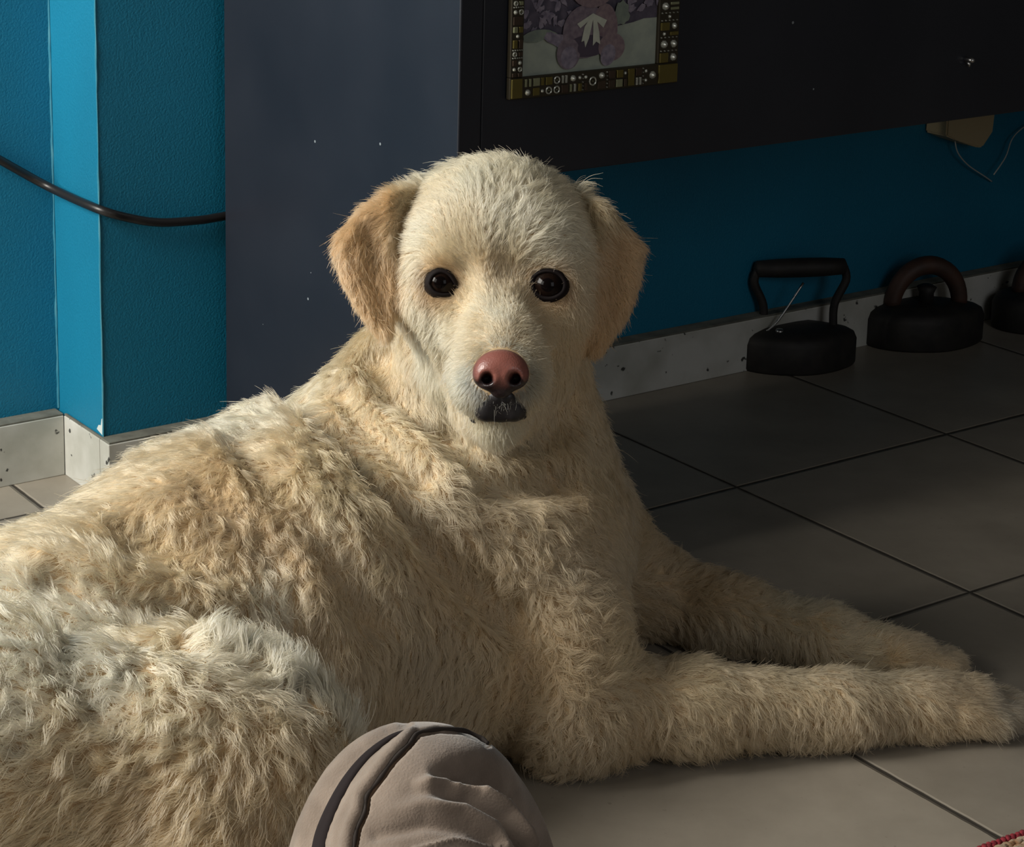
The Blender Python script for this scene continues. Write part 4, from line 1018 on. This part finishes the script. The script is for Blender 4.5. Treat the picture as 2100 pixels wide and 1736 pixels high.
def d2(px, py, poly, dx=0, dy=0):
    """distance and running parameter to a drawn line"""
    poly = np.array([(a[0] + dx, a[1] + dy) for a in poly], float); best = np.full(px.shape, 1e9); tt = np.zeros(px.shape); n = len(poly) - 1
    for k in range(n):
        a, b = poly[k], poly[k + 1]; e = b - a; t = np.clip(((px - a[0]) * e[0] + (py - a[1]) * e[1]) / (e @ e), 0, 1)
        d = np.hypot(px - a[0] - e[0] * t, py - a[1] - e[1] * t); m = d < best; best = np.where(m, d, best); tt = np.where(m, (k + t) / n, tt)
    return best, tt
def cloth_relief(px, py):
    h = np.zeros(px.shape)
    L1 = [(640, 1775), (652, 1705), (678, 1643), (710, 1588), (750, 1541), (798, 1505), (838, 1488)]
    d, t = d2(px, py, L1); wd = 21 * (1 - t) + 7; h -= .0022 * np.exp(-(d / wd) ** 4)
    d, t = d2(px, py, L1, -30, -6); h += .0022 * np.exp(-(d / 14) ** 2)
    d, t = d2(px, py, seamp); h -= .0040 * np.exp(-(d / 6.5) ** 4) * np.clip(t * 12, .6, 1)
    d, t = d2(px, py, seamp[:9], -17, -8); h += .0018 * np.exp(-(d / 11) ** 2)
    d, t = d2(px, py, [(880, 1600), (940, 1586), (1000, 1586), (1060, 1622), (1110, 1690), (1135, 1750)]); h -= .024 * np.exp(-(d / 27) ** 2) * np.clip(t * 3, 0, 1)
    d, t = d2(px, py, [(845, 1612), (915, 1600), (985, 1618), (1045, 1664), (1090, 1735)]); h += .009 * np.exp(-(d / 13) ** 2) * np.clip(t * 4, 0, 1)
    d, t = d2(px, py, [(880, 1632), (960, 1636), (1025, 1672), (1065, 1740)]); h -= .0060 * np.exp(-(d / 12) ** 2) * np.clip(t * 3, 0, 1)
    d, t = d2(px, py, [(780, 1668), (870, 1648), (950, 1658), (1020, 1698), (1045, 1750)]); h += .0040 * np.exp(-(d / 16) ** 2) * np.clip(t * 3, 0, 1)
    d, t = d2(px, py, [(770, 1712), (870, 1690), (960, 1700), (1010, 1730)]); h -= .0022 * np.exp(-(d / 14) ** 2)
    d, t = d2(px, py, [(850, 1742), (930, 1720), (1030, 1738)]); h += .0012 * np.exp(-(d / 5) ** 2) * (1 + .5 * np.sin(px * .55))
    return h

def cloth():
    m, nt, b, N, L = nodes('taupe_brushed_cotton')
    o, no, tc = noise_mix(nt, (0.19, 0.145, 0.112, 1), (0.27, 0.21, 0.165, 1), 55, 6)
    L.new(o, b.inputs['Base Color']); b.inputs['Roughness'].default_value = 0.95; b.inputs['Sheen Weight'].default_value = 0.35; b.inputs['Sheen Roughness'].default_value = 0.5
    b.inputs['Specular IOR Level'].default_value = 0.15
    n2 = N.new('ShaderNodeTexNoise'); n2.inputs['Scale'].default_value = 900; n2.inputs['Detail'].default_value = 3; L.new(tc.outputs['Object'], n2.inputs['Vector'])
    bump(nt, b, n2.outputs['Fac'], 0.5, 0.0006)
    return m
M_cloth = cloth()
person = empty('person', (kc[0], kc[1] - .3, 0)); setp(person, 'person in taupe trousers sitting in front of the dog, only one bent knee showing', 'person')
leg, kvs, kq = field_object('trouser_leg', FK, M_cloth, person)
kn = FK.grad(kvs); kfc = np.clip(facing(kvs, kn) * 3 + .6, 0, 1); kpx, kpy = pix(kvs)
kvs = kvs + kn * (cloth_relief(kpx, kpy) * kfc)[:, None]
leg.data.vertices.foreach_set('co', kvs.astype(np.float32).ravel()); leg.data.update()
bm = bmesh.new(); M_thread = simple('dark_seam_thread', (0.03, 0.022, 0.018, 1), 0.9)
sp = seam_pts
bm_tube(bm, sp, [0.0010 + .0002 * math.sin(i * 1.3) for i in range(len(sp))], 8)
o = from_bm('seam', bm, M_thread, person, True); o['label'] = 'dark stitched seam over the knee'
# dark band laid over the outer side of the knee, slightly below the cloth
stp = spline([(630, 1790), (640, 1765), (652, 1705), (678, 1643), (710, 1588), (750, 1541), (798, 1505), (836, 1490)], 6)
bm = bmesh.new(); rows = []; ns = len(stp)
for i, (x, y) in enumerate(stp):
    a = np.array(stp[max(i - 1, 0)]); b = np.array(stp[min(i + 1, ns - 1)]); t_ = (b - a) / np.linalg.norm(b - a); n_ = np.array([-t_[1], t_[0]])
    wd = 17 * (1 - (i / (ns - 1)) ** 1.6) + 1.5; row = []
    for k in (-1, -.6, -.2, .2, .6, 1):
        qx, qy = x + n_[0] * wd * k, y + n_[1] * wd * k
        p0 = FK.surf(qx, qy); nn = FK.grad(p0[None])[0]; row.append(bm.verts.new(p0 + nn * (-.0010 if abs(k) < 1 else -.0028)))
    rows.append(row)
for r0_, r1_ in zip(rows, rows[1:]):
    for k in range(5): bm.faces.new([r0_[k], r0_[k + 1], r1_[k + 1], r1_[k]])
M_band = simple('dark_brown_band', (0.022, 0.017, 0.017, 1), 0.95, spec=0.1)
o = from_bm('dark_band', bm, M_band, person, True); o['label'] = 'dark band on the outer side of the knee'
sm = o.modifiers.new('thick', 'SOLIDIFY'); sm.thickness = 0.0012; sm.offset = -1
